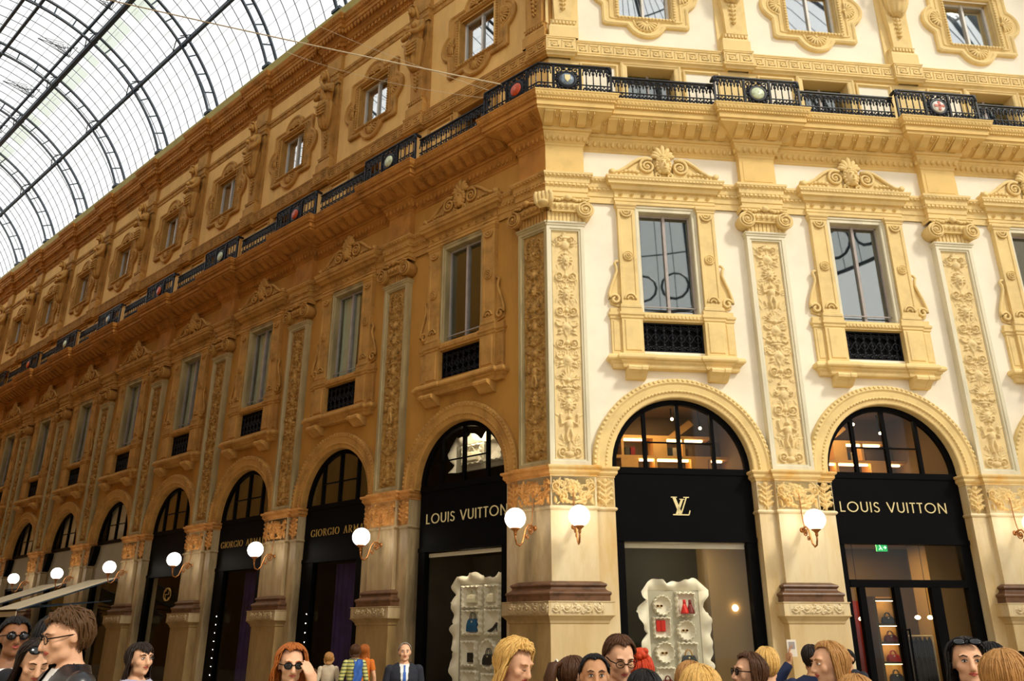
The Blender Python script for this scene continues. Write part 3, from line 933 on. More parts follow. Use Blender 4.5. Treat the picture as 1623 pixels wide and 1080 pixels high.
def make_pediment_window(side, curtain):
    zb = 6.55; off = (0, 0, -zb)
    S, MA = M['stone_' + side], M['marble_' + side]
    root = empty('pedimented_window', (0, 0, 0))
    fr = MB()
    def rg(x, z0, z1, n): return [(-x, -n, z0), (x, -n, z0), (x, -n, z1), (-x, -n, z1)]
    fr.loft([rg(.70, 8.0, 10.56, -.32), rg(.70, 8.0, 10.56, -.235), rg(.66, 8.02, 10.51, -.225), rg(.64, 8.03, 10.49, -.25), rg(.60, 8.05, 10.43, -.25), rg(.585, 8.05, 10.42, -.27), rg(.585, 8.05, 10.42, -.50)], caps=False)
    fr.build('marble_frame', MA, root, off)
    sa = MB(); n0, n1 = -.48, -.42
    for x0, x1, z0, z1 in ((-.60, -.55, 8.03, 10.44), (.55, .60, 8.03, 10.44), (-.60, .60, 10.38, 10.44), (-.60, .60, 8.03, 8.09)):
        sa.nbox(x0, x1, n0, n1, z0, z1)
    sa.nbox(-.03, .03, n0 - .02, n1 + .02, 8.03, 10.44)
    sa.build('sash', M['sash'], root, off)
    ba = MB(); ba.tube([(-.58, .37, 8.22), (.58, .37, 8.22)], .014, 6)
    ba.build('guard_bar', M['sash'], root, off)
    for x0, x1 in ((-.55, -.03), (.03, .55)):
        g = MB(); g.nbox(x0, x1, -.460, -.452, 8.09, 10.38); g.build('pane', M['pane'], root, off)
    if curtain:
        cu = MB(); cu.smooth = True
        for x0, x1 in curtain:
            rows = []; bot = 8.1
            for j in range(9):
                z = bot + (10.40 - bot) * j / 8
                rows.append([(x0 + (x1 - x0) * i / 28, .535 + .022 * math.sin(i * 1.35 + .3 * j), z) for i in range(29)])
            vs = [p for r in rows for p in r]
            cu.add(vs, [(j * 29 + i, j * 29 + i + 1, (j + 1) * 29 + i + 1, (j + 1) * 29 + i) for j in range(8) for i in range(28)])
        cu.build('curtain', M['curtain'], root, off)
    # room behind the panes
    rm = MB(); rm.nbox(-1.1, 1.1, -2.5, -2.45, 7.2, 10.9); rm.build('room_wall', M['darkroom'], root, off)
    for sx in (-1, 1):
        j = MB(); a, b = (.705, 1.08) if sx > 0 else (-1.08, -.705)
        j.nbox(a, b, -.32, -.215, 8.12, 10.56)
        j.loft([[(a + t, -n, z0), (b - t, -n, z0), (b - t, -n, z1), (a + t, -n, z1)] for t, n, z0, z1 in ((.0, -.215, 8.2, 10.44), (.0, -.175, 8.2, 10.44), (.06, -.175, 8.28, 10.38), (.075, -.195, 8.295, 10.365))])
        j.sweep([(a, .3), (a, .18), (b, .18), (b, .3)], [(0, 10.42), (.02, 10.44), (.02, 10.47), (.05, 10.51), (.05, 10.56), (-.1, 10.56)])
        j.sweep([(a, .3), (a, .18), (b, .18), (b, .3)], [(.03, 8.11), (.03, 8.17), (.0, 8.20), (-.05, 8.21)])
        m = (a + b) / 2
        rosette(j, m, 9.30, .115, -.19)
        j.smooth = True
        for zc, s2 in ((10.36, -1), (8.30, 1)):
            j.tube([(m + .12 * math.cos(t), .165, zc + s2 * .12 * math.sin(t)) for t in [PI * i / 10 for i in range(11)]], .022, 6)
            for i in range(5):
                t = PI * (i + .5) / 5; j.ell((m + .06 * math.cos(t), .17, zc + s2 * .06 * math.sin(t)), (.022, .03, .03), 6, 4)
        j.smooth = False
        j.build('jamb', S, root, off)
        s = MB(); s.smooth = True
        pts = spiral(sx * 1.21, 8.30, .03, .12, 90, -1.25 * sx, 22)
        pts = [(q[0], q[1]) for q in pts] + [(sx * 1.325, 8.42), (sx * 1.27, 8.62), (sx * 1.20, 8.80), (sx * 1.15, 8.95), (sx * 1.16, 9.06), (sx * 1.19, 9.12), (sx * 1.16, 9.17), (sx * 1.11, 9.18)]
        s.tube(xz(pts, -.22), .032, 6)
        s.smooth = False
        s.prism([(sx * 1.07, 8.13), (sx * 1.30, 8.2), (sx * 1.31, 8.42), (sx * 1.24, 8.66), (sx * 1.15, 8.95), (sx * 1.07, 9.1)][::(1 if sx > 0 else -1)], -.32, -.25)
        s.build('side_scroll', S, root, off)
        p = MB()
        a, b = (.66, 1.10) if sx > 0 else (-1.10, -.66)
        p.nbox(a, b, -.32, -.17, 7.08, 7.90)
        e0, e1 = (1.10, 1.31) if sx > 0 else (-1.31, -1.10)
        p.nbox(e0, e1, -.32, -.235, 7.08, 7.90)
        p.frus(a + .05, b - .05, -.17, -.15, 7.16, 7.84, .02, .02)
        p.frus(min(e0, e1) + .03, max(e0, e1) - .03, -.235, -.22, 7.16, 7.84, .02, .02)
        pp_ = [(-1.31, .32), (-1.31, .235), (-1.10, .235), (-1.10, .17), (-.66, .17), (-.66, .30)] if sx < 0 else [(.66, .30), (.66, .17), (1.10, .17), (1.10, .235), (1.31, .235), (1.31, .32)]
        p.sweep(pp_, [(0, 7.86), (.02, 7.88), (.02, 7.92), (.045, 7.95), (.045, 8.0), (.01, 8.01), (.01, 8.11), (-.1, 8.13)])
        p.build('pedestal_block', S, root, off)
        k = MB()
        c = sx * .855; prof = [(-.31, 6.80), (.0, 6.80), (.02, 6.76), (.01, 6.71), (-.04, 6.69), (-.10, 6.66), (-.15, 6.61), (-.20, 6.57), (-.31, 6.56)]
        for u0, u1, d in ((-.2, -.075, 0), (-.075, .075, -.012), (.075, .2, 0)):
            vs = [(c + u, -(n + (d if n > -.3 else 0)), z) for u in (u0, u1) for n, z in prof]; q = len(prof)
            k.add(vs, [tuple(range(q)), tuple(range(2 * q - 1, q - 1, -1))] + [(i, i + q, (i + 1) % q + q, (i + 1) % q) for i in range(q)])
        k.build('bracket', S, root, off)
    si = MB(); si.sweep([(-.67, .27), (.67, .27)], [(-.2, 7.84), (.06, 7.85), (.06, 7.88), (.09, 7.90), (.09, 7.98), (.07, 8.0), (.07, 8.03), (-.33, 8.05)])
    for i in range(16): si.nbox(-.64 + .08 * i + .02, -.64 + .08 * i + .06, -.19, -.165, 7.905, 7.965)
    si.build('sill', S, root, off)
    gr = iron_grille(); gr.build('iron_grille', M['iron'], root, off)
    bk = MB(); bk.nbox(-.68, .68, -.42, -.39, 7.10, 7.90); bk.build('grille_backing', M['black'], root, off)
    le = MB()
    lp = [(-1.31, .32), (-1.31, .20), (-1.12, .20), (-1.12, .12), (-.60, .12), (-.60, .15), (.60, .15), (.60, .12), (1.12, .12), (1.12, .20), (1.31, .20), (1.31, .32)]
    le.sweep(lp, [(-.15, 6.78), (.0, 6.79), (.015, 6.82), (.015, 6.87), (.05, 6.90), (.06, 6.93), (.11, 6.95), (.125, 6.98), (.115, 7.03), (.09, 7.06), (-.2, 7.10)])
    le.build('ledge', S, root, off)
    en = MB()
    ep = [(-1.12, .32), (-1.12, .20), (1.12, .20), (1.12, .32)]
    en.sweep(ep, [(-.1, 10.56), (0, 10.56), (0, 10.63), (.015, 10.635), (.015, 10.70), (.03, 10.71), (.0, 10.73), (.0, 10.86), (.02, 10.87), (.02, 10.885), (.07, 10.89), (.09, 10.95), (.10, 10.97), (.16, 10.99), (.165, 11.06), (.18, 11.07), (.21, 11.14), (.21, 11.17), (-.2, 11.19)])
    for i in range(26): en.nbox(-1.17 + .09 * i + .0, -1.17 + .09 * i + .05, -.20, -.125, 10.895, 10.955)
    for i in range(9): rosette(en, -.98 + .245 * i, 10.795, .045, -.205, 5)
    for i in range(34): en.nbox(-1.30 + .0765 * i + .0, -1.30 + .0765 * i + .05, -.05, .0, 11.075, 11.13)
    en.build('entablature', S, root, off)
    pe = MB()
    for sx in (-1, 1):
        # swept raking scroll with its spiral end and leafy filling
        top = [(1.24, 11.33), (1.16, 11.30), (1.02, 11.32), (.86, 11.42), (.70, 11.56), (.55, 11.66), (.40, 11.70), (.26, 11.66)]
        poly = [(.20, 11.18), (1.16, 11.18), (1.16, 11.28)] + top[2:]
        pe.prism([(sx * x, z) for x, z in (poly if sx > 0 else poly[::-1])], -.30, -.135)
        pe.smooth = True
        pe.tube(xz([(sx * x, z) for x, z in top], -.11), .042, 7)
        pe.tube(xz([(sx * x, z) for x, z in spiral(.37, 11.49, .19, .03, 115, -1.9, 34)], -.10), [.035 - .016 * i / 34 for i in range(35)], 6)
        pe.ell((sx * .37, .10, 11.49), (.045, .05, .045), 9, 6)
        for i in range(6):
            pe.ell((sx * (.60 + .09 * i), .125, 11.26 + .10 * math.sin(2.2 - .35 * i)), (.06, .035, .045), 7, 5)
            pe.ell((sx * (.58 + .10 * i), .12, 11.24), (.045, .04, .05), 7, 5)
        pe.lathe([(.03, -.12), (.06, -.12), (.065, .03), (.04, .05), (.01, .05)], (sx * 1.17, .17, 11.29), 'y', 12)
        pe.tube([(sx * 1.17, .05, 11.29), (sx * 1.17, .3, 11.29)], .065, 10)
        pe.smooth = False
    pe.smooth = True
    pe.nbox(-.2, .2, -.3, -.16, 11.18, 11.75)
    pe.smooth = False
    p_ = pe.build('pediment', S, root, off)
    ma = MB(); ma.smooth = True
    ma.ell((0, .09, 11.50), (.135, .12, .19), 14, 10)                 # face
    ma.ell((0, -.035, 11.49), (.022, .03, .05), 8, 6)                 # nose
    ma.ell((0, -.02, 11.405), (.045, .02, .016), 8, 5)
    for sx in (-1, 1):
        ma.ell((sx * .05, -.015, 11.545), (.028, .015, .014), 8, 5)
        ma.ell((sx * .055, -.018, 11.58), (.04, .018, .01), 8, 5)
        for i in range(5): ma.ell((sx * (.12 + .03 * math.sin(i)), .10, 11.66 - .075 * i), (.05, .06, .05), 8, 5)
        ma.tube(xz(spiral(sx * .13, 11.27, .07, .02, 90, -1.2 * sx, 16), -.11), .025, 6)
    for i in range(7):
        a = PI * (i + .5) / 7; ma.ell((.12 * math.cos(a), .07, 11.62 + .07 * math.sin(a)), (.045, .05, .04), 7, 5)
    ma.build('mask', S, p_, off)
    an = MB(); an.smooth = True
    for i in range(7):
        a = math.radians(12 + 26 * i); l = .24 + .10 * math.sin(math.radians(12 + 26 * i)) ** 6
        pts = [(.04 * math.cos(a) + l * math.cos(a) * t, 11.73 + l * math.sin(a) * t) for t in (0, .3, .6, .85, 1)]
        an.tube(xz(pts, -.12), [.03, .05, .06, .05, .015], 7)
    an.ell((0, .08, 11.74), (.07, .06, .06), 9, 6)
    an.build('anthemion', S, p_, off)
    return root

def iron_grille():
    g = MB(); n = -.34
    g.nbox(-.66, .66, n - .015, n + .015, 7.20, 7.235); g.nbox(-.66, .66, n - .015, n + .015, 7.815, 7.85)
    g.nbox(-.66, -.63, n - .015, n + .015, 7.2, 7.85); g.nbox(.63, .66, n - .015, n + .015, 7.2, 7.85)
    for i in range(7):
        x = -.54 + .18 * i
        g.tube(xz([(x, 7.22), (x, 7.82)], n), .012, 5)
        for z in (7.36, 7.52, 7.68): g.ell((x, -n, z), (.032, .025, .035), 7, 5)
        for s_ in (-1, 1):
            g.tube(xz(spiral(x + s_ * .05, 7.74, .045, .012, 0, s_ * 1.2, 14), n), .010, 5)
            g.tube(xz(spiral(x + s_ * .05, 7.30, .045, .012, 180, s_ * 1.2, 14), n), .010, 5)
            g.tube(xz([(x, 7.62), (x + s_ * .06, 7.57), (x + s_ * .085, 7.52), (x + s_ * .06, 7.47), (x, 7.42)], n), .010, 5)
    return g

# ------------------------------------------------------------------ attic windows
def make_attic_window(side, curtain=True):
    root = empty('attic_window', (0, 0, 0)); zb = 15.45; off = (0, 0, -zb); cz = 16.82
    S = M['stone_' + side]
    angs = sorted(set([round(2 * PI * i / 112, 5) for i in range(112)] + [round(math.atan2(sz * .76, sx * .665) % (2 * PI), 5) for sx in (1, -1) for sz in (1, -1)]))
    def r_in(a, hw=.665, hh=.745):
        c, s_ = abs(math.cos(a)), abs(math.sin(a))
        return min(hw / c if c > 1e-6 else 9, hh / s_ if s_ > 1e-6 else 9)
    def r_out(a, g=0.0):
        r = r_in(a, 1.10 + g, 1.03 + g)
        best = r
        for lx, lz, lr in ((.90, 0, .47), (-.90, 0, .47), (0, .87, .53), (0, -.84, .52)):
            lr += g
            # far crossing of the ray with the lobe circle
            b = lx * math.cos(a) + lz * math.sin(a); q = b * b - (lx * lx + lz * lz - lr * lr)
            if q > 0: best = max(best, b + math.sqrt(q))
        # cut-back corners of the plate
        return best
    def ring(f, n): return [(f(a) * math.cos(a), -n, cz + f(a) * math.sin(a)) for a in angs]
    fr = MB()
    mixr = lambda t: (lambda a: r_in(a) + (r_out(a) - r_in(a)) * t)
    fr.loft([ring(lambda a: r_out(a), -.66), ring(lambda a: r_out(a), -.57), ring(lambda a: r_out(a, -.04), -.545), ring(lambda a: r_out(a, -.08), -.56), ring(lambda a: r_out(a, -.10), -.585), ring(lambda a: r_out(a, -.17), -.595), ring(lambda a: r_out(a, -.19), -.57), ring(lambda a: r_out(a, -.215), -.57), ring(lambda a: r_out(a, -.23), -.60),
             ring(lambda a: r_in(a, .80, .88), -.60), ring(lambda a: r_in(a, .77, .85), -.56), ring(lambda a: r_in(a, .69, .77), -.56), ring(lambda a: r_in(a), -.59), ring(lambda a: r_in(a), -.90)], caps=False)
    fr.build('carved_frame', S, root, off)
    rp = MB(); rp.smooth = True
    per = [(-.73, cz - .81), (.73, cz - .81), (.73, cz + .81), (-.73, cz + .81)]
    for i in range(4):
        a, b = Vector(per[i]), Vector(per[(i + 1) % 4]); k = int((b - a).length / .085)
        for j in range(k):
            q = a + (b - a) * (j + .5) / k; rp.ell((q.x, .55, q.y), (.042, .03, .042), 6, 4)
    rp.build('rope_moulding', S, root, off)
    for cx, cz2, a0 in ((.88, 0, 0), (-.88, 0, 180), (0, .95, 90), (0, -.92, -90)):
        sh = MB(); sh.smooth = True
        for i in range(9):
            a = math.radians(a0 - 84 + 21 * i)
            sh.tube([(cx + r * math.cos(a), .60 - h, cz + cz2 + r * math.sin(a)) for r, h in ((.03, .03), (.12, .045), (.22, .035), (.27, .0))], [.012, .022, .034, .03], 6)
        sh.ell((cx, .57, cz + cz2), (.05, .04, .05), 8, 5)
        sh.build('shell', S, root, off)
    sa = MB()
    for x0, x1, z0, z1 in ((-.67, -.60, 16.07, 17.57), (.60, .67, 16.07, 17.57), (-.67, .67, 17.50, 17.57), (-.67, .67, 16.07, 16.14)): sa.nbox(x0, x1, -.86, -.80, z0, z1)
    sa.nbox(-.03, .03, -.87, -.78, 16.07, 17.57)
    sa.build('sash', M['sashw'], root, off)
    for x0, x1 in ((-.60, -.03), (.03, .60)):
        g = MB(); g.nbox(x0, x1, -.845, -.835, 16.14, 17.50); g.build('pane', M['pane_attic'], root, off)
    if curtain:
        cu = MB(); cu.smooth = True
        for x0, x1 in curtain:
            vs = [(x0 + (x1 - x0) * i / 20, .91 + .02 * math.sin(i * 1.4), z) for z in (16.1, 17.55) for i in range(21)]
            cu.add(vs, [(i, i + 1, 22 + i, 21 + i) for i in range(20)])
        cu.build('curtain', M['curtain'], root, off)
    return root

# ------------------------------------------------------------------ herm statues between the attic windows
def make_statue(side, var):
    root = empty('herm_statue', (0, 0, 0)); zb = 15.10; off = (0, 0, -zb)
    S = M['stone_' + side]
    pd = MB()
    pd.sweep([(-.30, .66), (-.30, .46), (.30, .46), (.30, .66)], [(.05, 15.12), (.05, 15.44), (.02, 15.5), (.0, 15.55), (.0, 15.62), (.03, 15.66), (-.15, 15.70)])
    for i in range(7): pd.nbox(-.27 + .085 * i, -.27 + .085 * i + .05, -.46, -.425, 15.55, 15.63)
    pd.build('plinth', S, root, off)
    tp = MB()
    def rg(h, z, n): return [(-h, .66, z), (h, .66, z), (h, -n, z), (-h, -n, z)]
    tp.loft([rg(.20, 15.66, -.48), rg(.23, 16.3, -.46), rg(.29, 16.75, -.44), rg(.30, 17.2, -.48), rg(.30, 18.35, -.54)])
    tp.nbox(-.40, .40, -.68, -.60, 15.12, 18.6)
    tp.smooth = True
    for i in range(5):
        z = 16.52 - .13 * i; r = .075 - .008 * i
        tp.ell((0, .44, z), (r * .7, .06, r), 8, 5)
        for sx in (-1, 1): tp.ell((sx * r * 1.0, .45, z + .03), (r * .6, .045, r * .6), 7, 5)
    tp.smooth = False
    tp.build('tapered_shaft', S, root, off)
    f = MB(); f.smooth = True
    def fold(z, cx, cn, rx, rn, amp, k, ph):
        return [(cx + (rx + amp * math.sin(k * t + ph)) * math.cos(t), -(cn + (rn + amp * math.sin(k * t + ph)) * math.sin(t)), z) for t in [2 * PI * i / 40 for i in range(40)]]
    lean = .03 if var % 2 else -.03
    # drapery from the hips down to a gathered hem
    f.loft([fold(z, cx, cn, rx, rn, am, 11, ph) for z, cx, cn, rx, rn, am, ph in
            ((16.62, 0, -.42, .12, .12, .03, .0), (16.72, 0, -.40, .20, .16, .035, .4), (16.9, lean, -.38, .27, .20, .025, .7), (17.1, lean, -.36, .30, .22, .022, 1.0), (17.32, lean, -.35, .31, .23, .03, 1.3), (17.48, 0, -.35, .30, .23, .035, 1.6), (17.58, 0, -.37, .26, .20, .02, 1.9))])
    for i in range(4):
        f.tube([(-.28 + .05 * i, .12 - .01 * i, 17.45 - .05 * i), (-.05, .09, 17.30 - .1 * i), (.26, .14, 17.40 - .12 * i)], [.03, .04, .03], 7)
    # torso
    f.loft([fold(z, 0, cn, rx, rn, 0, 1, 0) for z, cn, rx, rn in ((17.5, -.37, .24, .18), (17.68, -.36, .22, .17), (17.85, -.34, .26, .19), (18.02, -.33, .30, .19), (18.16, -.36, .30, .16), (18.26, -.38, .20, .13), (18.34, -.36, .09, .09), (18.46, -.32, .085, .09))])
    if var % 2 == 0:
        for sx in (-1, 1): f.ell((sx * .12, .16, 17.98), (.09, .09, .09), 10, 7)
    else:
        for sx in (-1, 1): f.ell((sx * .12, .17, 18.02), (.13, .07, .10), 10, 7)
    # arms, folded across or one raised to the chin
    for sx in (-1, 1):
        if var == 0: P = [(sx * .28, .34, 18.13), (sx * .36, .28, 17.88), (sx * .30, .14, 17.68), (-sx * .05, .08, 17.72 + .06 * sx)]
        elif var == 1: P = [(sx * .28, .34, 18.13), (sx * .36, .26, 17.86), (sx * .26, .12, 17.70 + (.1 if sx > 0 else 0)), (0.02 * sx, .07, (18.22 if sx > 0 else 17.74))]
        else: P = [(sx * .28, .34, 18.13), (sx * .37, .30, 17.86), (sx * .32, .16, 17.62), (sx * .10, .09, 17.52)]
        f.tube(P, [.085, .08, .07, .05], 8); f.ell(P[-1], (.06, .05, .06), 8, 6); f.ell(P[0], .09, 9, 7)
    # head bowed forward
    f.ell((0, .20, 18.55), (.115, .135, .155), 14, 10); f.ell((0, .07, 18.52), (.022, .03, .035), 8, 5); f.ell((0, .10, 18.46), (.07, .05, .05), 9, 6)
    for sx in (-1, 1): f.ell((sx * .045, .085, 18.57), (.03, .02, .014), 7, 5)
    f.build('figure', S, root, off)
    h = MB(); h.smooth = True
    for i in range(14):
        a = PI * i / 13
        h.tube([(.05 * math.cos(a), .16, 18.70), (.125 * math.cos(a), .20 + .05 * math.sin(a), 18.63), (.15 * math.cos(a), .26 + .05 * math.sin(a), 18.45), (.15 * math.cos(a), .28 + .06 * math.sin(a), 18.26 + .05 * (i % 2))], [.03, .045, .045, .03], 6)
    if var != 1:
        for i in range(9): h.ell((.12 * math.cos(PI * i / 8), .15 - .03 * math.sin(PI * i / 8), 18.66 + .04 * math.sin(PI * i / 8)), (.035, .04, .035), 7, 5)
    else:
        for i in range(7): h.ell((.03 * (i - 3) * .8, .10, 18.40 - .03 * (3 - abs(i - 3))), (.03, .04, .07), 7, 5)
    h.build('hair', S, root, off)
    # little console carrying the string course above the head
    c = MB(); c.sweep([(-.36, .66), (-.36, .50), (.36, .50), (.36, .66)], [(0, 18.30), (.0, 18.42), (.03, 18.46), (.03, 18.53), (-.1, 18.54)])
    c.nbox(-.38, .38, -.68, -.52, 18.78, 19.40)
    c.build('head_block', S, root, off)
    return root

# ------------------------------------------------------------------ low windows behind the balcony
def make_balcony_window(side):
    root = empty('balcony_window', (0, 0, 0)); zb = 12.88; off = (0, 0, -zb)
    S = M['stone_' + side]
    f = MB()
    def rg(hw, z0, z1, n): return [(-hw, -n, z0), (hw, -n, z0), (hw, -n, z1), (-hw, -n, z1)]
    f.loft([rg(.74, 12.9, 14.58, -.56), rg(.74, 12.9, 14.58, -.49), rg(.70, 12.92, 14.55, -.47), rg(.66, 12.93, 14.53, -.49), rg(.60, 12.94, 14.50, -.50), rg(.575, 12.95, 14.49, -.52), rg(.575, 12.95, 14.49, -.86)], caps=False)
    f.build('window_frame', S, root, off)
    g = MB(); g.nbox(-.58, .58, -.85, -.84, 12.9, 14.5); g.build('pane', M['pane'], root, off)
    s = MB(); s.nbox(-.03, .03, -.87, -.82, 12.9, 14.5); s.nbox(-.58, .58, -.87, -.82, 13.75, 13.80); s.build('sash', M['sash'], root, off)
    b = MB(); b.nbox(-.7, .7, -1.5, -1.45, 12.9, 14.6); b.build('room_wall', M['bronzewall'], root, off)
    for sx in (-1, 1):
        p = MB()
        x0, x1 = (.86, 1.66) if sx > 0 else (-1.66, -.86)
        p.loft([[(x0 - t, -n, 13.0 - t), (x1 + t, -n, 13.0 - t), (x1 + t, -n, 14.45 + t), (x0 - t, -n, 14.45 + t)] for t, n in ((.06, -.56), (.06, -.50), (.02, -.49), (0, -.53), (-.02, -.545))], caps=False)
        p.build('panel_frame', S, root, off)
        q = MB(); q.nbox(x0 + .02, x1 - .02, -.552, -.546, 13.02, 14.43); q.build('inset_panel', M['attic_' + side], root, off)
    return root
# ------------------------------------------------------------------ iron balcony railings
MED = {'blue': mat('blue_enamel', (0.16, 0.22, 0.30), 0.35, 0.3, 14.0), 'green': mat('pale_green_enamel', (0.55, 0.62, 0.42), 0.35, 0.3, 12.0),
       'cross': mat('white_enamel', (0.80, 0.78, 0.72), 0.35, 0.05, 6.0), 'red': mat('red_enamel', (0.50, 0.07, 0.02), 0.35, 0.2, 8.0)}

def make_rail(x0, x1, medx, zt, name='balcony_railing', left_post=True, right_post=True):
    root = empty(name, (0, 0, 0)); zb = 12.875; off = (0, 0, -zb)
    t = MB(); t.nbox(x0, x1, -.03, .03, zt - .032, zt); t.nbox(x0, x1, -.012, .012, zt - .075, zt - .062)
    if left_post or right_post:
        for flag, xe in ((left_post, x0), (right_post, x1)):
            if flag: t.box(xe - .03, xe + .03, 0, .17, zt - .06, zt - .01); t.box(xe - .02, xe + .02, 0, .17, zb + .03, zb + .06)
    t.smooth = True
    for flag, xe, sg in ((left_post, x0, 1), (right_post, x1, -1)):
        if flag: t.tube([(xe, 0, zt - .18), (xe, 0, zt - .10), (xe + sg * .03, 0, zt - .03), (xe + sg * .10, 0, zt - .02)], .035, 6)
    t.smooth = False
    t.build('top_rail', M['iron'], root, off)
    b = MB(); b.nbox(x0, x1, -.02, .02, zb + .03, zb + .06); b.nbox(x0, x1, -.015, .015, zb + .33, zb + .345)
    for flag, xe in ((left_post, x0), (right_post, x1)):
        if flag: b.nbox(xe - .022, xe + .022, -.022, .022, zb, zt - .02)
    b.build('bottom_rail', M['iron'], root, off)
    runs = [(x0, x1)]
    if medx is not None: runs = [(x0, medx - .36), (medx + .36, x1)]
    for a, c in runs:
        w = MB(); k = max(1, int(round((c - a) / .165))); st = (c - a) / k
        for i in range(k):
            x = a + st * (i + .5)
            w.tube(xz([(x, zb + .05), (x, zt - .06)], 0), .014, 5)
            # drop flower under the rail, arches between the bars
            w.tube(xz([(x + st * .5 * math.cos(q), zt - .26 + .18 * math.sin(q)) for q in [PI * j / 8 for j in range(9)]], 0), .016, 5)
            w.ell((x, 0, zt - .20), (.036, .028, .055), 7, 5); w.ell((x, 0, zt - .13), (.028, .022, .028), 6, 4)
            for sx in (-1, 1):
                w.tube(xz(spiral(x + sx * .035, zt - .12, .032, .010, 200 if sx < 0 else -20, sx * 1.0, 10), 0), .014, 4)
                # lily at the foot
                w.tube(xz([(x, zb + .10), (x + sx * .05, zb + .16), (x + sx * .072, zb + .22), (x + sx * .05, zb + .26), (x + sx * .03, zb + .235)], 0), .021, 5)
                w.tube(xz(spiral(x + sx * .045, zb + .105, .032, .010, 90, sx * 1.1, 10), 0), .015, 4)
            w.ell((x, 0, zb + .26), (.034, .026, .07), 7, 5); w.ell((x, 0, zb + .18), (.045, .03, .04), 6, 4); w.ell((x, 0, zb + .40), (.018, .018, .03), 6, 4)
            w.ell((x + st / 2 if i < k - 1 else x, 0, zb + .31), (.02, .018, .03), 6, 4)
        w.build('ironwork', M['iron'], root, off)
    return root

def add_medallion(root, medx, zt, kind):
    zb = 12.875; off = (0, 0, -zb)
    p = MB(); cz = (zb + zt) / 2 + .01
    for sx in (-1, 1):
        p.nbox(medx + sx * .30 - .03, medx + sx * .30 + .03, -.03, .02, zb + .04, zt - .05)
        for j in range(3): p.nbox(medx + sx * .30 - .024 + .018 * j, medx + sx * .30 - .014 + .018 * j, .02, .03, zb + .08, zt - .1)
    p.smooth = True
    for sx in (-1, 1):
        for sz in (-1, 1):
            p.tube(xz(spiral(medx + sx * .19, cz + sz * .27, .085, .015, 45, sx * sz * 1.4, 16), .0), .018, 5)
            p.tube(xz(spiral(medx + sx * .225, cz + sz * .10, .06, .012, -90, sx * sz * 1.3, 14), .0), .016, 5)
            p.ell((medx + sx * .07, .0, cz + sz * .30), (.055, .03, .04), 7, 5)
            p.ell((medx + sx * .20, .0, cz + sz * .18), (.04, .03, .05), 7, 5)
    p.lathe([(.235, -.02), (.235, .02), (.20, .045), (.165, .03), (.0, .03)], (medx, 0, cz), 'y', 20)
    for i in range(12):
        a = 2 * PI * i / 12; p.ell((medx + .235 * math.cos(a), -.0, cz + .235 * math.sin(a)), (.045, .03, .045), 6, 4)
    p.smooth = False
    o = p.build('medallion_panel', M['iron'], root, off)
    m = MB(); m.smooth = True
    m.lathe([(.16, .02), (.155, .045), (.12, .065), (.06, .075), (.0, .078)], (medx, 0, cz), 'y', 20)
    d = m.build('medallion', MED[kind], o, off)
    if kind == 'cross':
        c = MB(); c.nbox(medx - .03, medx + .03, .05, .083, cz - .12, cz + .12); c.nbox(medx - .12, medx + .12, .05, .083, cz - .03, cz + .03)
        c.build('red_cross', MED['red'], o, off)
    elif kind == 'blue':
        c = MB(); c.prism([(medx - .06, cz + .09), (medx - .06, cz - .02), (medx, cz - .10), (medx + .06, cz - .02), (medx + .06, cz + .09)], .05, .084)
        c.build('shield', M['gold'], o, off)

# ------------------------------------------------------------------ globe lamps
def make_lamp():
    root = empty('wall_lamp', (0, 0, 0)); off = (0, -.10, -3.62)      # base at the wall
    B = M['bronze']
    p = MB(); p.smooth = True
    p.lathe([(.13, 0), (.135, .02), (.11, .035), (.10, .06), (.06, .07), (.05, .10), (.02, .12), (.0, .12)], (0, 0, 3.62), 'y', 18)
    for i in range(10):
        a = 2 * PI * i / 10; p.ell((.105 * math.cos(a), -.03, 3.62 + .105 * math.sin(a)), (.025, .02, .025), 6, 4)
    p.build('backplate', B, root, (0, 0.10 - .0, -3.62))
    a = MB(); a.smooth = True
    pts = [(.10, 3.62), (.20, 3.66), (.30, 3.66), (.37, 3.58), (.41, 3.46), (.46, 3.33), (.54, 3.265), (.62, 3.29), (.655, 3.38), (.66, 3.47)]
    a.tube([(0, -n, z) for n, z in pts], .017, 7)
    a.tube([(0, -(.24 + q[0]), 3.57 + q[1]) for q in spiral(0, 0, .085, .02, 90, 1.8, 26)], .012, 6)
    a.tube([(0, -(.33 + q[0]), 3.45 + q[1]) for q in spiral(0, 0, .05, .012, 20, -1.5, 18)], .010, 6)
    a.ell((0, -.24, 3.57), (.03, .03, .03), 8, 6)
    a.build('arm', B, root, (0, .10 - .0, -3.62))
    r = MB(); r.smooth = True
    r.lathe([(.05, 0), (.05, .02), (.02, .04), (.0, .05)], (0, 0, 4.33), 'y', 12)
    r.tube([(0, -n, z) for n, z in ((.02, 4.33), (.08, 4.36), (.135, 4.33), (.16, 4.22), (.165, 4.05), (.17, 3.88), (.19, 3.74), (.22, 3.66))], .010, 6)
    r.build('stay_rod', B, root, (0, .10 - .0, -3.62))
    h = MB(); h.smooth = True
    h.lathe([(.02, 3.44), (.03, 3.47), (.025, 3.50), (.05, 3.53), (.085, 3.555), (.09, 3.575), (.06, 3.58)], (0, -.66, 0), 'z', 16)
    h.build('globe_holder', B, root, (0, .10, -3.62))
    g = MB(); g.smooth = True
    g.ell((0, -.66, 3.745), .192, 24, 16); o = g.build('globe', M['globe'], root, (0, .10, -3.62)); o['label'] = 'lit white glass globe'
    return root

def place(o, side, s, n, z):
    o.location = W(side, s, n, z); o.rotation_euler = (0, 0, ANG[side]); return o

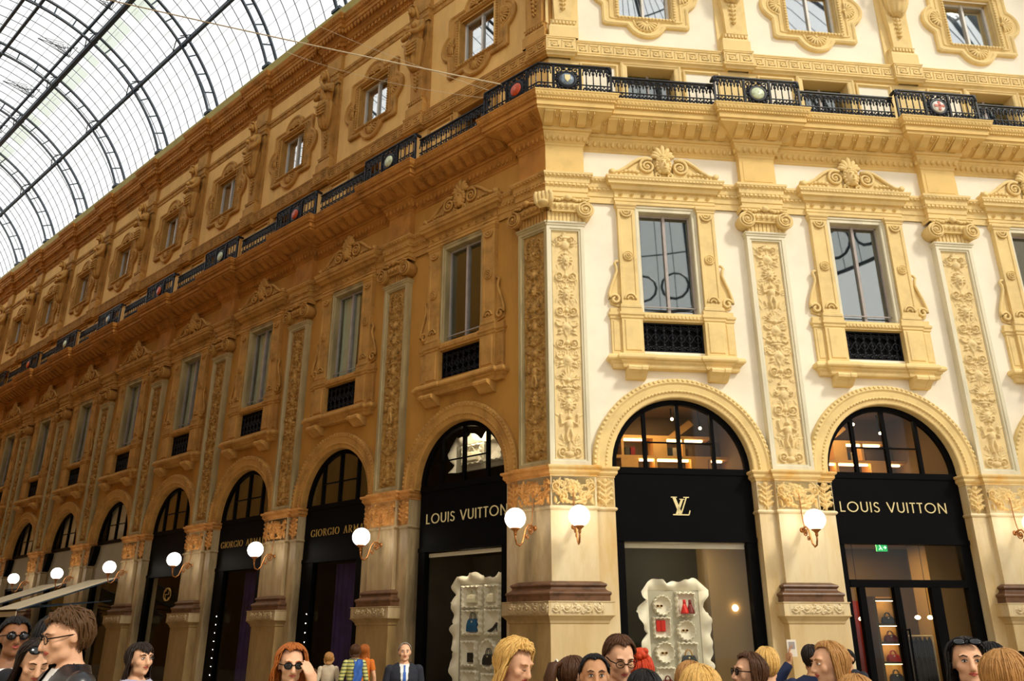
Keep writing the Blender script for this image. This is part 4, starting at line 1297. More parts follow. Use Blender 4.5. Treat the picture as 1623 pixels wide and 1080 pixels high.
WORD = {'L': 'ochre front', 'R': 'cream front'}
def drop_tree(o):
    for ch in list(o.children): drop_tree(ch)
    bpy.data.objects.remove(o)
def fromc(k): return ORD[k] + ' from the corner'

# ------------------------------------------------------------------ placing everything on the two fronts
for side in 'LR':
    cs = LC if side == 'L' else RC
    bays = LB if side == 'L' else RB
    if side == 'L': bays[0] = 2.68
    wing = 'ochre' if side == 'L' else 'cream'
    stat0 = [make_statue(side, v) for v in range(3)]
    pier0 = make_pier(side)
    pil0 = [make_pilaster(side, v) for v in range(3)]
    arch0 = make_arch(side)
    att0 = [make_attic_window(side, None if side == 'R' else [(-.60, -.22)]), make_attic_window(side, [(-.60, .0), (.28, .6)] if side == 'L' else [(.1, .62)])]
    bal0 = make_balcony_window(side)
    bw = BL if side == 'L' else BR
    rp0 = make_rail(-1.0, 1.0, 0, 13.73); rb0 = make_rail(-bw / 2 + .99, bw / 2 - .99, None, 13.62, left_post=False, right_post=False)
    used = set()
    def inst(proto, key):
        if key in used: return copy_tree(proto)
        used.add(key); return proto
    for i, c in enumerate(cs):
        k = i + 1
        po = inst(pier0, 'pier'); place(po, side, c, 0, 0)
        tag(po, 'marble pier with carved frieze, %s pier past the corner on the %s' % (ORD[k], WORD[side]), 'pier', 'marble piers of the arcade')
        v = (i + (1 if side == 'R' else 0)) % 3
        po = inst(pil0[v], ('pil', v)); place(po, side, c, 0, 4.79)
        tag(po, 'relief panel pilaster above the %s pier past the corner, %s' % (ORD[k], WORD[side]), 'pilaster', 'relief pilasters of the main storey')
        v = i % 3
        po = inst(stat0[v], ('st', v)); place(po, side, c, 0, 15.10)
        tag(po, 'carved herm figure high above the %s pier past the corner, %s' % (ORD[k], WORD[side]), 'statue', 'herm statues of the attic')
        po = inst(rp0, 'rp'); place(po, side, c, .31, 12.875)
        kind = ('cross' if i == 1 else 'green') if side == 'R' else ['green', 'red', 'green', 'red', 'blue'][i % 5]
        add_done = [ch for ch in po.children if ch.name.startswith('medallion_panel')]
        for ch in add_done:
            for g in list(ch.children): bpy.data.objects.remove(g)
            bpy.data.objects.remove(ch)
        add_medallion(po, 0, 13.73, kind)
        tag(po, 'black railing with %s medallion above the %s pier past the corner, %s' % ({'cross': 'red cross', 'green': 'green', 'red': 'red', 'blue': 'blue'}[kind], ORD[k], WORD[side]), 'railing', 'medallion railings of the balcony')
    for i, b in enumerate(bays):
        k = i + 1
        po = inst(arch0, 'arch'); place(po, side, b, 0, 4.76)
        tag(po, 'beaded round arch moulding, %s arch from the corner on the %s' % (ORD[k], WORD[side]), 'arch', 'arches of the shop arcade')
        if side == 'L':
            cur = [None, [(-.55, .12), (.30, .55)], [(-.55, .55)], [(-.55, .08)], [(-.55, .0), (.2, .55)], [(-.5, .3)], [(-.55, .55)], [(-.4, .4)], [(-.5, .5)], [(-.5, .5)]][i]
        else: cur = None
        po = make_pediment_window(side, cur) if (i < 3 and not (side == 'R' and i > 0)) else copy_tree(win_last)
        win_last = po
        place(po, side, b, 0, 6.55)
        tag(po, 'pedimented window with iron grille%s, %s from corner on the %s' % (' and pale curtain' if cur else '', ORD[k], WORD[side]), 'window', 'pedimented windows of the main storey')
        v = 0 if i % 2 == 0 else 1
        if side == 'R': v = 1 if i == 2 else 0
        po = inst(att0[v], ('att', v)); place(po, side, b, 0, 15.45)
        tag(po, 'attic window in lobed shell frame, %s from the corner on the %s' % (ORD[k], WORD[side]), 'window', 'attic windows in lobed frames')
        po = inst(bal0, 'bal'); place(po, side, b, 0, 12.88)
        tag(po, 'low window behind the balcony railing, %s from the corner on the %s' % (ORD[k], WORD[side]), 'window', 'low windows behind the balcony')
        po = inst(rb0, 'rb')
        place(po, side, b if i else 2.70, .145, 12.875)
        if i == 0: po.scale = (1.03 if side == 'R' else 1.10, 1, 1)
        else: po.scale = (1, 1, 1)
        tag(po, 'straight iron railing without medallion, %s bay from the corner on the %s' % (ORD[k], WORD[side]), 'railing', 'straight railings of the balcony')

    # builders not needed on this front
    for key, pr in [(('st', v), stat0[v]) for v in range(3)] + [(('pil', v), pil0[v]) for v in range(3)] + [(('att', v), att0[v]) for v in range(2)]:
        if key not in used: drop_tree(pr)

# corner pier, pilaster, railings, statues
def rel(side, s, n, z=0): return W(side, s, n, z) - CORNER
root = empty('corner_pier', CORNER)
def cpath(side, lst):
    q = [rel(side, s, n) for s, n in lst]; return [(v.x, v.y) for v in q]
for side in 'LR':
    c = CHL if side == 'L' else CHR
    f = [(c + .80, -.80), (c + .80, -.20), (c + .43, -.20), (c + .43, -.10), (corner_s(-.10), -.10)]
    pdn = [(c + .53, -.22), (c + .53, .03), (corner_s(.03), .03)]
    bs = [(c + .46, -.22), (c + .46, -.08), (corner_s(-.08), -.08)]
    if side == 'R': f, pdn, bs = f[::-1], pdn[::-1], bs[::-1]
    parts = pier_parts(root, cpath(side, f), cpath(side, pdn), cpath(side, bs), side, **({'m1': CM2} if side == 'L' else {'m0': CM2}))
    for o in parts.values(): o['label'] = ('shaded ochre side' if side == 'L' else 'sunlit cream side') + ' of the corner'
    m = M['band_' + side]; a = ANG[side]
    o = relief_obj('carved_frieze', 'ACW', ACW, m, root, rel(side, (c + .43) / 2 + .02, -.10, 4.015), a); o.scale = (.98, 1, 1)
    o = relief_obj('carved_frieze', 'ACN', ACN, m, root, rel(side, c + .615, -.20, 4.015), a)
    o = relief_obj('band_carving', 'VB', VB, M['pier_' + side], root, rel(side, (c + .53) / 2 - .05, .135, 2.085), a); o.scale = (.93, 1, 1)
tag(root, 'tall marble corner pier joining the ochre and the cream fronts', 'pier')
root = empty('corner_pilaster', W('L', 0, 0, 4.79))
for side in 'LR':
    proto = make_pilaster(side, 0 if side == 'L' else 2)
    for ch in list(proto.children):
        if ch.name.startswith('frieze_block'):
            bpy.data.objects.remove(ch); continue
        if ch.name.startswith('capital'):
            for g in list(ch.children): bpy.data.objects.remove(g)
            bpy.data.objects.remove(ch); continue
        ch.parent = root; base = Vector(ch.location)
        s0 = .455
        q = rel(side, s0, 0) + Matrix.Rotation(ANG[side], 3, 'Z') @ Vector((base.x, base.y, base.z))
        ch.location = q; ch.rotation_euler = (0, 0, ANG[side]); ch.scale = (.93, 1, 1)
    bpy.data.objects.remove(proto)
    # on each face x runs to the right: the corner lies at +x on the left front, at -x on the right front
    ex = .455 - corner_s(-.06)
    cap = capital_core((-.52, ex - .02) if side == 'L' else (-ex + .02, .52))
    c = cap.build('capital', M['stone_' + side], root, (0, 0, -4.79)); c.location = rel(side, .455, 0); c.rotation_euler = (0, 0, ANG[side])
    volute(-.43 if side == 'L' else .43).build('volute', M['stone_' + side], c, (0, 0, -4.79))
lf = MB(); lf.smooth = True
e = rel('L', corner_s(0), 0); o2 = CM.normalized()
for i in range(5):
    a = -.16 + .08 * i; t_ = Vector((o2.y, -o2.x, 0))
    lf.tube([tuple(e + t_ * a * .5 + o2 * (-.04) + Vector((0, 0, 10.30))), tuple(e + t_ * a + o2 * .05 + Vector((0, 0, 10.38))), tuple(e + t_ * a * 1.1 + o2 * .06 + Vector((0, 0, 10.52))), tuple(e + t_ * a * .9 + o2 * .10 + Vector((0, 0, 10.60)))], [.06, .06, .055, .03], 7)
lf.ell(tuple(e + o2 * .08 + Vector((0, 0, 10.33))), (.12, .12, .06), 9, 6)
lf.build('corner_leaf', M['stone_R'], root, (0, 0, -4.79))
tag(root, 'corner pilaster with relief panels on both faces, one shaded and one sunlit', 'pilaster')
for side in 'LR':
    xa = -corner_s(.31)            # the run starts at the mitre
    ln = 1.50
    if side == 'L': r = make_rail(-ln, xa, -.50, 13.73, left_post=True, right_post=False)
    else: r = make_rail(-xa, ln, .50, 13.73, left_post=False, right_post=True)
    add_medallion(r, -.50 if side == 'L' else .50, 13.73, 'red' if side == 'L' else 'blue')
    place(r, side, 0, .31, 12.875)
    tag(r, 'black railing at the corner with %s medallion, on the %s' % ('red' if side == 'L' else 'blue', WORD[side]), 'railing', 'medallion railings of the balcony')
    st = make_statue(side, 2); place(st, side, .60, 0, 15.10)
    tag(st, 'carved herm figure beside the corner, attic of the %s' % WORD[side], 'statue', 'herm statues of the attic')

lamp0 = make_lamp(); first = True
def put_lamp(side, s, label):
    global first
    o = lamp0 if first else copy_tree(lamp0)
    first = False
    place(o, side, s, -.10, 3.62); tag(o, label, 'lamp', 'globe wall lamps on the piers')
put_lamp('L', .43, 'lit globe lamp on the ochre face of the corner pier')
put_lamp('R', .47, 'lit globe lamp on the cream face of the corner pier')
for i, c in enumerate(LC): put_lamp('L', c, 'lit globe lamp on the %s pier past the corner, left front' % ORD[i + 1])
for i, c in enumerate(RC): put_lamp('R', c, 'lit globe lamp on the %s pier past the corner, right front' % ORD[i + 1])

# ------------------------------------------------------------------ glass barrel vault
VN, VZ, VR = 5.3, 19.38, 6.06
def vpt(s, th, r):
    a = math.radians(th); return tuple(W('L', s, VN - r * math.cos(a), VZ + r * math.sin(a)))
TH0 = 17.0
RS0 = LC[0] - 2 * BL
mb = MB()
ths = [TH0 + (180 - 2 * TH0) * i / 48 for i in range(49)]
S0, S1 = LC[0] - BL, SLE
for a, b in zip(ths[:-1], ths[1:]):
    mb.quad(vpt(S0, a, 6.62), vpt(S1, a, 6.62), vpt(S1, b, 6.62), vpt(S0, b, 6.62))
ceil_ = tag(mb.build('ceiling', M['vault']), kind='structure')
gb = MB(); k = 7
for i in range(int((S1 - S0) / (BL / k)) + 1):
    s = S0 + i * BL / k
    gb.tube([vpt(s, t, 6.60) for t in ths], .016, 4)
for t in range(21, 160, 4):
    gb.tube([vpt(S0, t, 6.61), vpt(S1, t, 6.61)], .006, 4)
c = gb.build('glazing_bars', M['rib'], ceil_); c['kind'] = 'structure'
# small overlaps of the glass sheets, a few of them slipped
ov = MB(); rnd = random.Random(5)
for i in range(int((S1 - S0) / (BL / k))):
    for t in (24, 28, 32, 36, 40, 44, 52, 56, 60, 64):
        if rnd.random() < .34:
            s = S0 + (i + .15) * BL / k; w_ = BL / k * .7; t0 = t + rnd.uniform(-.6, .6)
            ov.quad(vpt(s, t0, 6.585), vpt(s + w_, t0, 6.585), vpt(s + w_, t0 + .45, 6.585), vpt(s, t0 + .45, 6.585))
c = ov.build('glass_overlaps', M['vaulto'], ceil_); c['kind'] = 'structure'
pn = MB()
for i in range(int((S1 - S0) / (BL / k))):
    if (i * 7 + 3) % 11 in (0, 2, 5): continue
    s = S0 + (i + .06) * BL / k
    for q in range(4):
        pn.quad(vpt(s, 61.5 + q * 1.6, 6.57), vpt(s + BL / k * .88, 61.5 + q * 1.6, 6.57), vpt(s + BL / k * .88, 63.1 + q * 1.6, 6.57), vpt(s, 63.1 + q * 1.6, 6.57))
c = pn.build('tinted_glass', M['vaultg'], ceil_); c['kind'] = 'structure'; c['label'] = 'greenish panes beside the ridge beam'

def make_rib():
    root = empty('iron_rib', (0, 0, 0)); z0 = 21.1
    def lp(th, r, ds=0.0):
        a = math.radians(th); return (-ds, -(VN - r * math.cos(a)), VZ + r * math.sin(a) - z0)
    T = [TH0 + (180 - 2 * TH0) * i / 60 for i in range(61)]
    for nm, r, w_ in (('lower_chord', VR, .045), ('upper_chord', 6.54, .05)):
        m = MB()
        m.loft([[lp(t, r - .035, -w_), lp(t, r + .035, -w_), lp(t, r + .035, w_), lp(t, r - .035, w_)] for t in T])
        m.build(nm, M['rib'], root)
    m = MB()
    for i in range(21):
        t = TH0 + 3 + (174 - 2 * TH0) * i / 20
        m.tube([lp(t, VR), lp(t, 6.54)], .028, 5)
    m.build('strut', M['rib'], root)
    for sg in (0, 1):
        f = MB(); tt = TH0 if sg == 0 else 180 - TH0
        a = Vector(lp(tt, VR)); b = Vector(lp(tt, 6.54)); y0, y1 = sorted((a.y, b.y))
        f.box(-.22, .22, y0 - .14, y1 + .06, a.z + .12, a.z + .24); f.box(-.16, .16, y0 - .10, y1, a.z - .04, a.z + .12); f.box(-.13, .13, y0 - .06, y1, a.z - .52, a.z)
        f.build('foot_shoe', M['rib'], root)
    return root
rib0 = make_rib(); kr = 0
for i in range(0, NL):
    o = rib0 if i == 0 else copy_tree(rib0)
    s = LC[i]
    o.location = W('L', s, 0, 21.1); o.rotation_euler = (0, 0, ANG['L'])
    tag(o, 'double blue grey vault rib springing above the %s pier past the corner' % ORD[i + 1], 'rib', 'iron ribs of the glass vault')
def purlin(th, r, w_, h, label, mk='rib', struts=True):
    o = empty('iron_purlin', W('L', (S0 + S1) / 2, VN - r * math.cos(math.radians(th)), VZ + r * math.sin(math.radians(th))), ANG['L'])
    L2 = (S1 - S0) / 2
    m = MB(); m.box(-L2, L2, -w_, w_, -h, h); m.build('beam', M[mk], o)
    if struts:
        q = MB()
        for c in LC:
            x = -(c - (S0 + S1) / 2)
            for sx in (-1, 1):
                for y in (-.22, .22): q.tube([(x + sx * .15, y, .22), (x + sx * .9, 0, 0)], .02, 5)
        q.build('brace', M[mk], o)
    tag(o, label, 'beam', 'long beams of the glass vault')
purlin(45.5, 6.15, .05, .09, 'dark lengthwise iron beam low on the near side of the glass vault')
purlin(67.5, 6.12, .08, .11, 'heavy lengthwise iron beam below the ridge, beside the greenish panes')
purlin(71.5, 6.5, .04, .07, 'slim lengthwise iron beam just above the heavy one', struts=False)
purlin(88.0, 6.25, .05, .06, 'near one of the paired ridge beams of the glass vault', struts=False)
purlin(93.0, 6.25, .05, .06, 'far one of the paired ridge beams of the glass vault', struts=False)
purlin(112.5, 6.12, .08, .11, 'heavy lengthwise iron beam on the far side of the ridge')
# lacy brackets between heavy beam and ridge
def make_bracket():
    o = empty('lattice_bracket', (0, 0, 0))
    m = MB()
    for i in range(8):
        u = i / 7
        m.tube([(.0, -.02 * i, 0), (.9 * (1 - u), -1.1 * u, .18 * u)], .012, 4)
        m.tube([(.9 * u * .8, -.5 * u, .06 * u), (.2 * u, -1.2 * u, .2 * u)], .012, 4)
    m.tube([(.9, 0, 0), (.35, -.4, .06), (.0, -1.3, .2)], .02, 4); m.tube([(0, 0, 0), (0, -1.3, .2)], .02, 4)
    m.build('lattice', M['rib'], o); return o
br0 = make_bracket()
for i in range(2, NL):
    o = br0 if i == 2 else copy_tree(br0)
    th = 70
    o.location = W('L', LC[i] - BL / 2, VN - 6.3 * math.cos(math.radians(th)), VZ + 6.3 * math.sin(math.radians(th))); o.rotation_euler = (0, 0, ANG['L'])
    tag(o, 'thin lattice bracket under the roof glass, midway between ribs above %s and %s piers' % (ORD[i], ORD[i + 1]), 'bracket', 'lattice brackets of the vault')

# wires strung across the passage
def wire(a, b, sag, r, label):
    a, b = Vector(a), Vector(b); base = a
    m = MB(); m.tube([tuple(a + (b - a) * (i / 20) - Vector((0, 0, sag * 4 * (i / 20) * (1 - i / 20))) - base) for i in range(21)], r, 5)
    o = m.build('wire', M['canvas'], None, loc=base); tag(o, label, 'wire', 'wires strung across the passage')
wire(W('L', .95, .31, 13.7), W('L', 16.0, 11.2, 20.2), .15, .016, 'pale thick wire running from the corner balcony railing up across the passage')
wire(W('L', 1.3, .31, 13.7), W('L', 9.6, .2, 20.7), .1, .006, 'thin pale wire from the corner railing up to the crowning cornice, upper one')
wire(W('L', 1.5, .31, 13.6), W('L', 11.5, .2, 20.7), .25, .006, 'thin pale wire from the corner railing up to the crowning cornice, lower one')
# ------------------------------------------------------------------ lettering cut as solid strokes
def ribbon(mb, pts, w, n0, n1):
    P = [Vector((p[0], p[1])) for p in pts]
    ws = w if isinstance(w, (list, tuple)) else [w] * len(P)
    L_, R_ = [], []
    for i, q in enumerate(P):
        d = (P[min(i + 1, len(P) - 1)] - P[max(i - 1, 0)]).normalized(); nn = Vector((-d.y, d.x))
        L_.append(q + nn * ws[i] / 2); R_.append(q - nn * ws[i] / 2)
    for i in range(len(P) - 1):
        mb.prism([tuple(R_[i]), tuple(R_[i + 1]), tuple(L_[i + 1]), tuple(L_[i])], n0, n1)

def el(cx, cz, rx, rz, a0, a1, k=18):
    return [(cx + rx * math.cos(math.radians(a0 + (a1 - a0) * i / k)), cz + rz * math.sin(math.radians(a0 + (a1 - a0) * i / k))) for i in range(k + 1)]

SANS = {  # width, strokes
    'L': (.46, [[(.07, 1), (.07, .06)], [(.02, .065), (.44, .065)]]),
    'O': (1.02, [el(.51, .5, .44, .45, 0, 360, 28)]),
    'U': (.66, [[(.07, 1), (.07, .34)] + el(.33, .34, .26, .28, 180, 360, 14) + [(.59, .34), (.59, 1)]]),
    'I': (.16, [[(.08, 1), (.08, 0)]]),
    'S': (.52, [el(.27, .735, .19, .205, 20, 250, 14) + el(.25, .275, .21, .22, 70, -160, 14)]),
    'V': (.72, [[(.02, 1), (.36, .02)], [(.70, 1), (.36, .02)]]),
    'T': (.48, [[(.24, 1), (.24, 0)], [(0, .945), (.48, .945)]]),
    'N': (.78, [[(.08, 0), (.08, 1)], [(.08, .98), (.70, .02)], [(.70, 0), (.70, 1)]]),
    ' ': (.34, []),
}
def serif(x, z, w=.2): return ([(x - w / 2, z), (x + w / 2, z)], .035)
ROMAN = {
    'G': (.86, [(el(.44, .5, .38, .47, 42, 335, 24), [.03 + .09 * abs(math.sin(math.radians((42 + 293 * i / 24) + 90))) for i in range(25)]), ([(.76, .06), (.76, .42)], .10), serif(.74, .42, .24), ([(.74, .98), (.74, .72)], .03)]),
    'I': (.34, [([(.17, 0), (.17, 1)], .11), serif(.17, .02, .26), serif(.17, .98, .26)]),
    'O': (.92, [(el(.46, .5, .39, .47, 0, 360, 28), [.035 + .085 * abs(math.cos(math.radians(360 * i / 28))) for i in range(29)])]),
    'R': (.80, [([(.17, 0), (.17, 1)], .11), serif(.17, .02), serif(.14, .98, .26), ([(.17, .97), (.36, .97)] + el(.38, .74, .22, .23, 90, -90, 10) + [(.17, .51)], .06), ([(.36, .51), (.70, .03)], .10), serif(.74, .02, .16)]),
    'A': (.82, [([(.40, .99), (.12, .02)], .04), ([(.42, .99), (.70, .02)], .115), ([(.23, .36), (.58, .36)], .035), serif(.12, .02), serif(.70, .02, .24)]),
    'M': (1.02, [([(.15, 0), (.17, .98)], .045), ([(.16, .98), (.51, .04)], .11), ([(.51, .04), (.85, .98)], .045), ([(.85, .98), (.87, 0)], .11), serif(.15, .02, .22), serif(.87, .02, .24), serif(.12, .98, .16), serif(.90, .98, .16)]),
    'N': (.90, [([(.16, 0), (.16, .98)], .045), ([(.14, .98), (.74, .02)], .11), ([(.74, .02), (.74, .98)], .045), serif(.16, .02, .22), serif(.12, .98, .16), serif(.74, .98, .24)]),
    ' ': (.55, []),
}
def lettering(text, x0, x1, z0, h, n, roman=False):
    """one mesh per letter run, spread from x0 to x1"""
    F = ROMAN if roman else SANS
    gap = .16
    tot = sum(F[c][0] for c in text) + gap * (len(text) - 1)
    sx = (x1 - x0) / tot; out = []
    x = 0
    for c in text:
        wd, st = F[c]
        if st:
            m = MB()
            for s_ in st:
                pts, w = (s_ if roman else (s_, .10))
                ww = [q * h for q in w] if isinstance(w, list) else w * h
                ribbon(m, [(x0 + (x + p[0]) * sx, z0 + p[1] * h) for p in pts], ww, n - .02, n + .012)
            out.append(m)
        x += wd + gap
    return out

def handbag(name, col, w=.22, h=.15, d=.09, trim_=None):
    o = empty(name, (0, 0, 0))
    b = MB(); b.smooth = False
    b.loft([[(-w * a, -d * e, z * h), (w * a, -d * e, z * h), (w * a, d * e, z * h), (-w * a, d * e, z * h)] for a, e, z in ((.46, .45, 0), (.5, .5, .06), (.49, .48, .5), (.42, .32, .86), (.36, .12, 1.0))])
    b.build('bag_body', col, o)
    for y in (-.02, .02):
        m = MB(); m.smooth = True
        m.tube([(w * .24 * math.cos(t), y, h * .92 + h * .62 * math.sin(t)) for t in [PI * i / 12 for i in range(13)]], .008, 6)
        m.build('handle', trim_ or col, o)
    c = MB(); c.box(-.015, .015, -d * .40, -d * .28, h * .70, h * .84); c.build('clasp', M['gold'], o)
    return o

def sunglasses_thing(x=None):
    o = empty('sunglasses', (0, 0, 0))
    f = MB(); f.smooth = True
    for sx in (-1, 1):
        f.tube([(sx * .035 + .028 * math.cos(t), 0, .02 + .02 * math.sin(t)) for t in [2 * PI * i / 14 for i in range(14)]], .004, 5, closed=True)
        f.tube([(sx * .064, 0, .03), (sx * .068, .04, .03), (sx * .066, .11, .02)], .003, 5)
    f.tube([(-.008, 0, .028), (.008, 0, .028)], .004, 5); f.build('glasses_frame', M['wood'], o)
    for sx in (-1, 1):
        l = MB(); l.ell((sx * .035, .0, .02), (.027, .004, .019), 10, 6); l.build('lens', M['black'], o)
    return o

BLUE = mat('blue_leather', (0.01, 0.09, 0.22), 0.35, .1, 6.0); RED = mat('red_leather', (0.60, 0.015, 0.008), 0.35, .1, 6.0)
WINE = mat('wine_leather', (0.16, 0.01, 0.01), 0.35, .1, 6.0); NAVY = mat('dark_leather', (0.02, 0.025, 0.03), 0.35, .1, 6.0)
CREAML = mat('cream_leather', (0.74, 0.68, 0.52), 0.4, .05, 6.0); TAN = mat('tan_leather', (0.52, 0.28, 0.08), .4, .1, 6.0)
NICHE = mat('pale_niche', (0.50, 0.47, 0.38), .8, .04, 3.0)
PURP = mat('purple_velvet', (0.035, 0.018, 0.10), .7, .2, 2.0)
TAUPE = mat('taupe_board', (0.30, 0.26, 0.17), .7, .06, 1.0)
LED = emis('white_led', (1.0, 0.93, 0.85), 12.0)
EXITG = emis('exit_green', (0.02, 0.45, 0.12), 0.8); EXITW = emis('exit_white', (.8, 1, .85), 0.9)

def put(o, side, s, n, z, label, cat, group=None):
    place(o, side, s, n, z); tag(o, label, cat, group); return o

def dput(o, side, s, n, z, *a):
    ds, dn = (-.11, .60) if side == 'R' else (-.34, .43)
    return put(o, side, s + ds, n + dn, z, *a)

def backdrop(side, s0, s1, zb, zt, n, niches, label, seed):
    """white card display wall with a torn, ruffled rim and scalloped niches; x is local, to the right"""
    rnd = random.Random(seed)
    root = empty('display_backdrop', (0, 0, 0)); c = (s0 + s1) / 2
    hw = abs(s1 - s0) / 2; h = zt - zb
    p = MB(); p.box(-hw, hw, -.01, .05, 0, h); p.build('back_panel', NICHE, root)
    per = [(-hw, 0), (-hw, h), (hw, h), (hw, 0)]
    pts = []
    for i in range(3):
        a, b = Vector(per[i]), Vector(per[i + 1]); k = int((b - a).length / .03)
        for j in range(k): pts.append((a + (b - a) * j / k, Vector(((-1, 0), (0, 1), (1, 0))[i])))
    pts.append((Vector(per[3]), Vector((1, 0))))
    ph = rnd.uniform(0, 6); r = MB(); r.smooth = True; rows = []
    for i, (q, nn) in enumerate(pts):
        u = i * .03
        lob = abs(math.sin(u * 4.1 + ph + .9 * math.sin(u * 2.3 + ph))) ** .5
        w = .07 + .13 * lob + .035 * math.sin(u * 9.7 + 2 * ph) + .012 * math.sin(u * 31)
        if i in (len(pts) // 3, 2 * len(pts) // 3): w += .03
        row = []
        for t in range(5):
            v = t / 4
            row.append((q.x + nn.x * w * v, -.02 - .10 * v * (.6 + .5 * math.sin(u * 15 + ph + v)) - .03 * math.sin(v * 3.1), q.y + nn.y * w * v))
        rows.append(row)
    vs = [x for row in rows for x in row]
    r.add(vs, [(i * 5 + j, (i + 1) * 5 + j, (i + 1) * 5 + j + 1, i * 5 + j + 1) for i in range(len(rows) - 1) for j in range(4)])
    r.build('ruffled_rim', M['white'], root)
    for kind, ns, nz, w_, h_ in niches:
        x = (ns - c) if side == 'R' else -(ns - c); z = nz - zb
        m = MB(); m.smooth = True
        if kind == 'o': loop = [(x + w_ * math.cos(t), z + h_ * math.sin(t)) for t in [2 * PI * i / 80 for i in range(80)]]
        else:
            loop = []
            cn = [(-w_, -h_), (w_, -h_), (w_, h_), (-w_, h_)]
            for i in range(4):
                a, b = Vector(cn[i]), Vector(cn[(i + 1) % 4])
                for j in range(20): q = a + (b - a) * j / 20; loop.append((x + q.x, z + q.y))
        k = len(loop); ring = []
        for f0, y in ((1.10, -.012), (1.06, -.10), (.98, -.115), (.93, -.09), (.86, -.03), (.03, -.022)):
            rr = []
            for i, q in enumerate(loop):
                sc = 1 + (.075 if f0 > .97 else .02) * (math.sin(i * 2 * PI / k * 15) if f0 > .9 else 0)
                rr.append((x + (q[0] - x) * f0 * sc, y, z + (q[1] - z) * f0 * sc))
            ring.append(rr)
        m.loft(ring, caps=False)
        m.build('scalloped_niche', M['white'], root)
    dput(root, side, c, n, zb, label, 'display')
    return root

# ------------------------------------------------------------------ shopfronts in the arches
def shopfront(side, b, k, style):
    r = ARCH_R[side] - .01; n = -.78
    root = empty('shopfront', (0, 0, 0))
    F = MB()
    arch_sweep(F, [(r, n - .06), (r, n + .03), (r - .10, n + .03), (r - .10, n - .06)], 28, ARCH_Z)
    F.nbox(-r, r, n - .06, n + .04, 4.70, 4.82)
    F.build('fanlight_frame', M['black'], root)
    for x in (-.70, 0, .70):
        zt = ARCH_Z + math.sqrt((r - .06) ** 2 - x * x)
        m = MB(); m.nbox(x - .035, x + .035, n - .05, n + .03, 4.80, zt); m.build('mullion', M['black'], root)
    m = MB(); m.nbox(-.70, .70, n - .02, n + .02, 5.32, 5.345); m.build('glazing_bar', M['black'], root)
    g = MB(); pts = [(x, z) for x, z in arc(0, ARCH_Z, r - .08, 0, 180, 28)]
    g.prism(pts, n - .02, n - .012); g.build('fanlight_pane', M['shopglass'] if style in ('lv', 'door', 'pale') else M['pane'], root)
    zb_ = 3.50
    m = MB(); m.nbox(-r, r, n - .08, n + .02, zb_, 4.72); m.build('sign_board', M['black'] if style != 'pale' else TAUPE, root)
    m = MB(); m.nbox(-r, r, n - .10, n + .05, zb_ - .09, zb_); m.build('door_head', M['black'], root)
    jw = .46 if style == 'dim' else .20
    for sx in (-1, 1):
        m = MB(); m.nbox(sx * r, sx * (r - jw), n - .12, n + .03, 0, zb_); m.build('door_jamb', M['black'], root)
    g = MB(); g.nbox(-r + jw, r - jw, n - .06, n - .05, .3, zb_ - .09); g.build('shop_pane', M['shopglass'], root)
    m = MB(); m.nbox(-r, r, n - .12, n + .05, 0, .30); m.build('plinth', M['black'], root)
    place(root, side, b, .34, 0)
    return root

def letters(root, text, xs, z0, h, n, m, roman=False):
    for L_ in lettering(text, xs[0], xs[1], z0, h, n, roman): L_.build('letter', m, root)

for i, b in enumerate(RB):
    st = ['lv', 'door', 'lv'][i]
    o = shopfront('R', b, i + 1, st)
    tag(o, ['black shopfront with pale gold two letter monogram, cream front beside the corner pier', 'black glazed door shopfront with pale gold lettering on the cream front', 'black shopfront at the right edge of the cream front'][i], 'shopfront', 'black shopfronts in the arches')
    if i == 0:
        m = MB(); x0, z0, w_, h_ = 2.46 - b, 3.91, .365, .35
        U = lambda l: [(x0 + a * w_, z0 + c * h_) for a, c in l]
        for l, wd in (([(.16, .97), (.47, .06)], .06), ([(0, .98), (.33, .98)], .018), ([(.84, .97), (.50, .06)], .024), ([(.68, .98), (.99, .98)], .018),
                      ([(.60, .86), (.26, .03)], .045), ([(.46, .87), (.72, .87)], .016), ([(.06, .02), (.93, .02)], .022), ([(.92, .02), (1.0, .26)], .02)):
            ribbon(m, U(l), wd, -.76, -.745)
        m.build('monogram', M['gold'], o)
    if i == 1:
        letters(o, 'LOUIS VUITTON', (5.89 - b, 8.15 - b), 4.025, .205, -.755, M['gold'])
        # transom and leaves of the door
        m = MB(); m.nbox(-1.2, 1.2, -.86, -.74, 2.60, 2.74); m.build('transom_bar', M['black'], o)
        for s_, w_ in ((6.11, .06), (6.82, .06), (7.62, .10)):
            m = MB(); m.nbox(s_ - b - w_, s_ - b + w_, -.86, -.74, .1, 2.62); m.build('door_stile', M['black'], o)
        for s_ in (6.76, 6.90):
            m = MB(); m.tube([(s_ - b, .68, .9), (s_ - b, .68, 1.85)], .018, 6); m.tube([(s_ - b, .76, 1.83), (s_ - b, .68, 1.83)], .014, 6); m.build('pull_handle', M['black'], o)
    if i != 1:
        m = MB(); m.nbox(-1.2, 1.2, -.98, -.90, 3.30, 3.385); m.build('blind_box', M['white'], o)

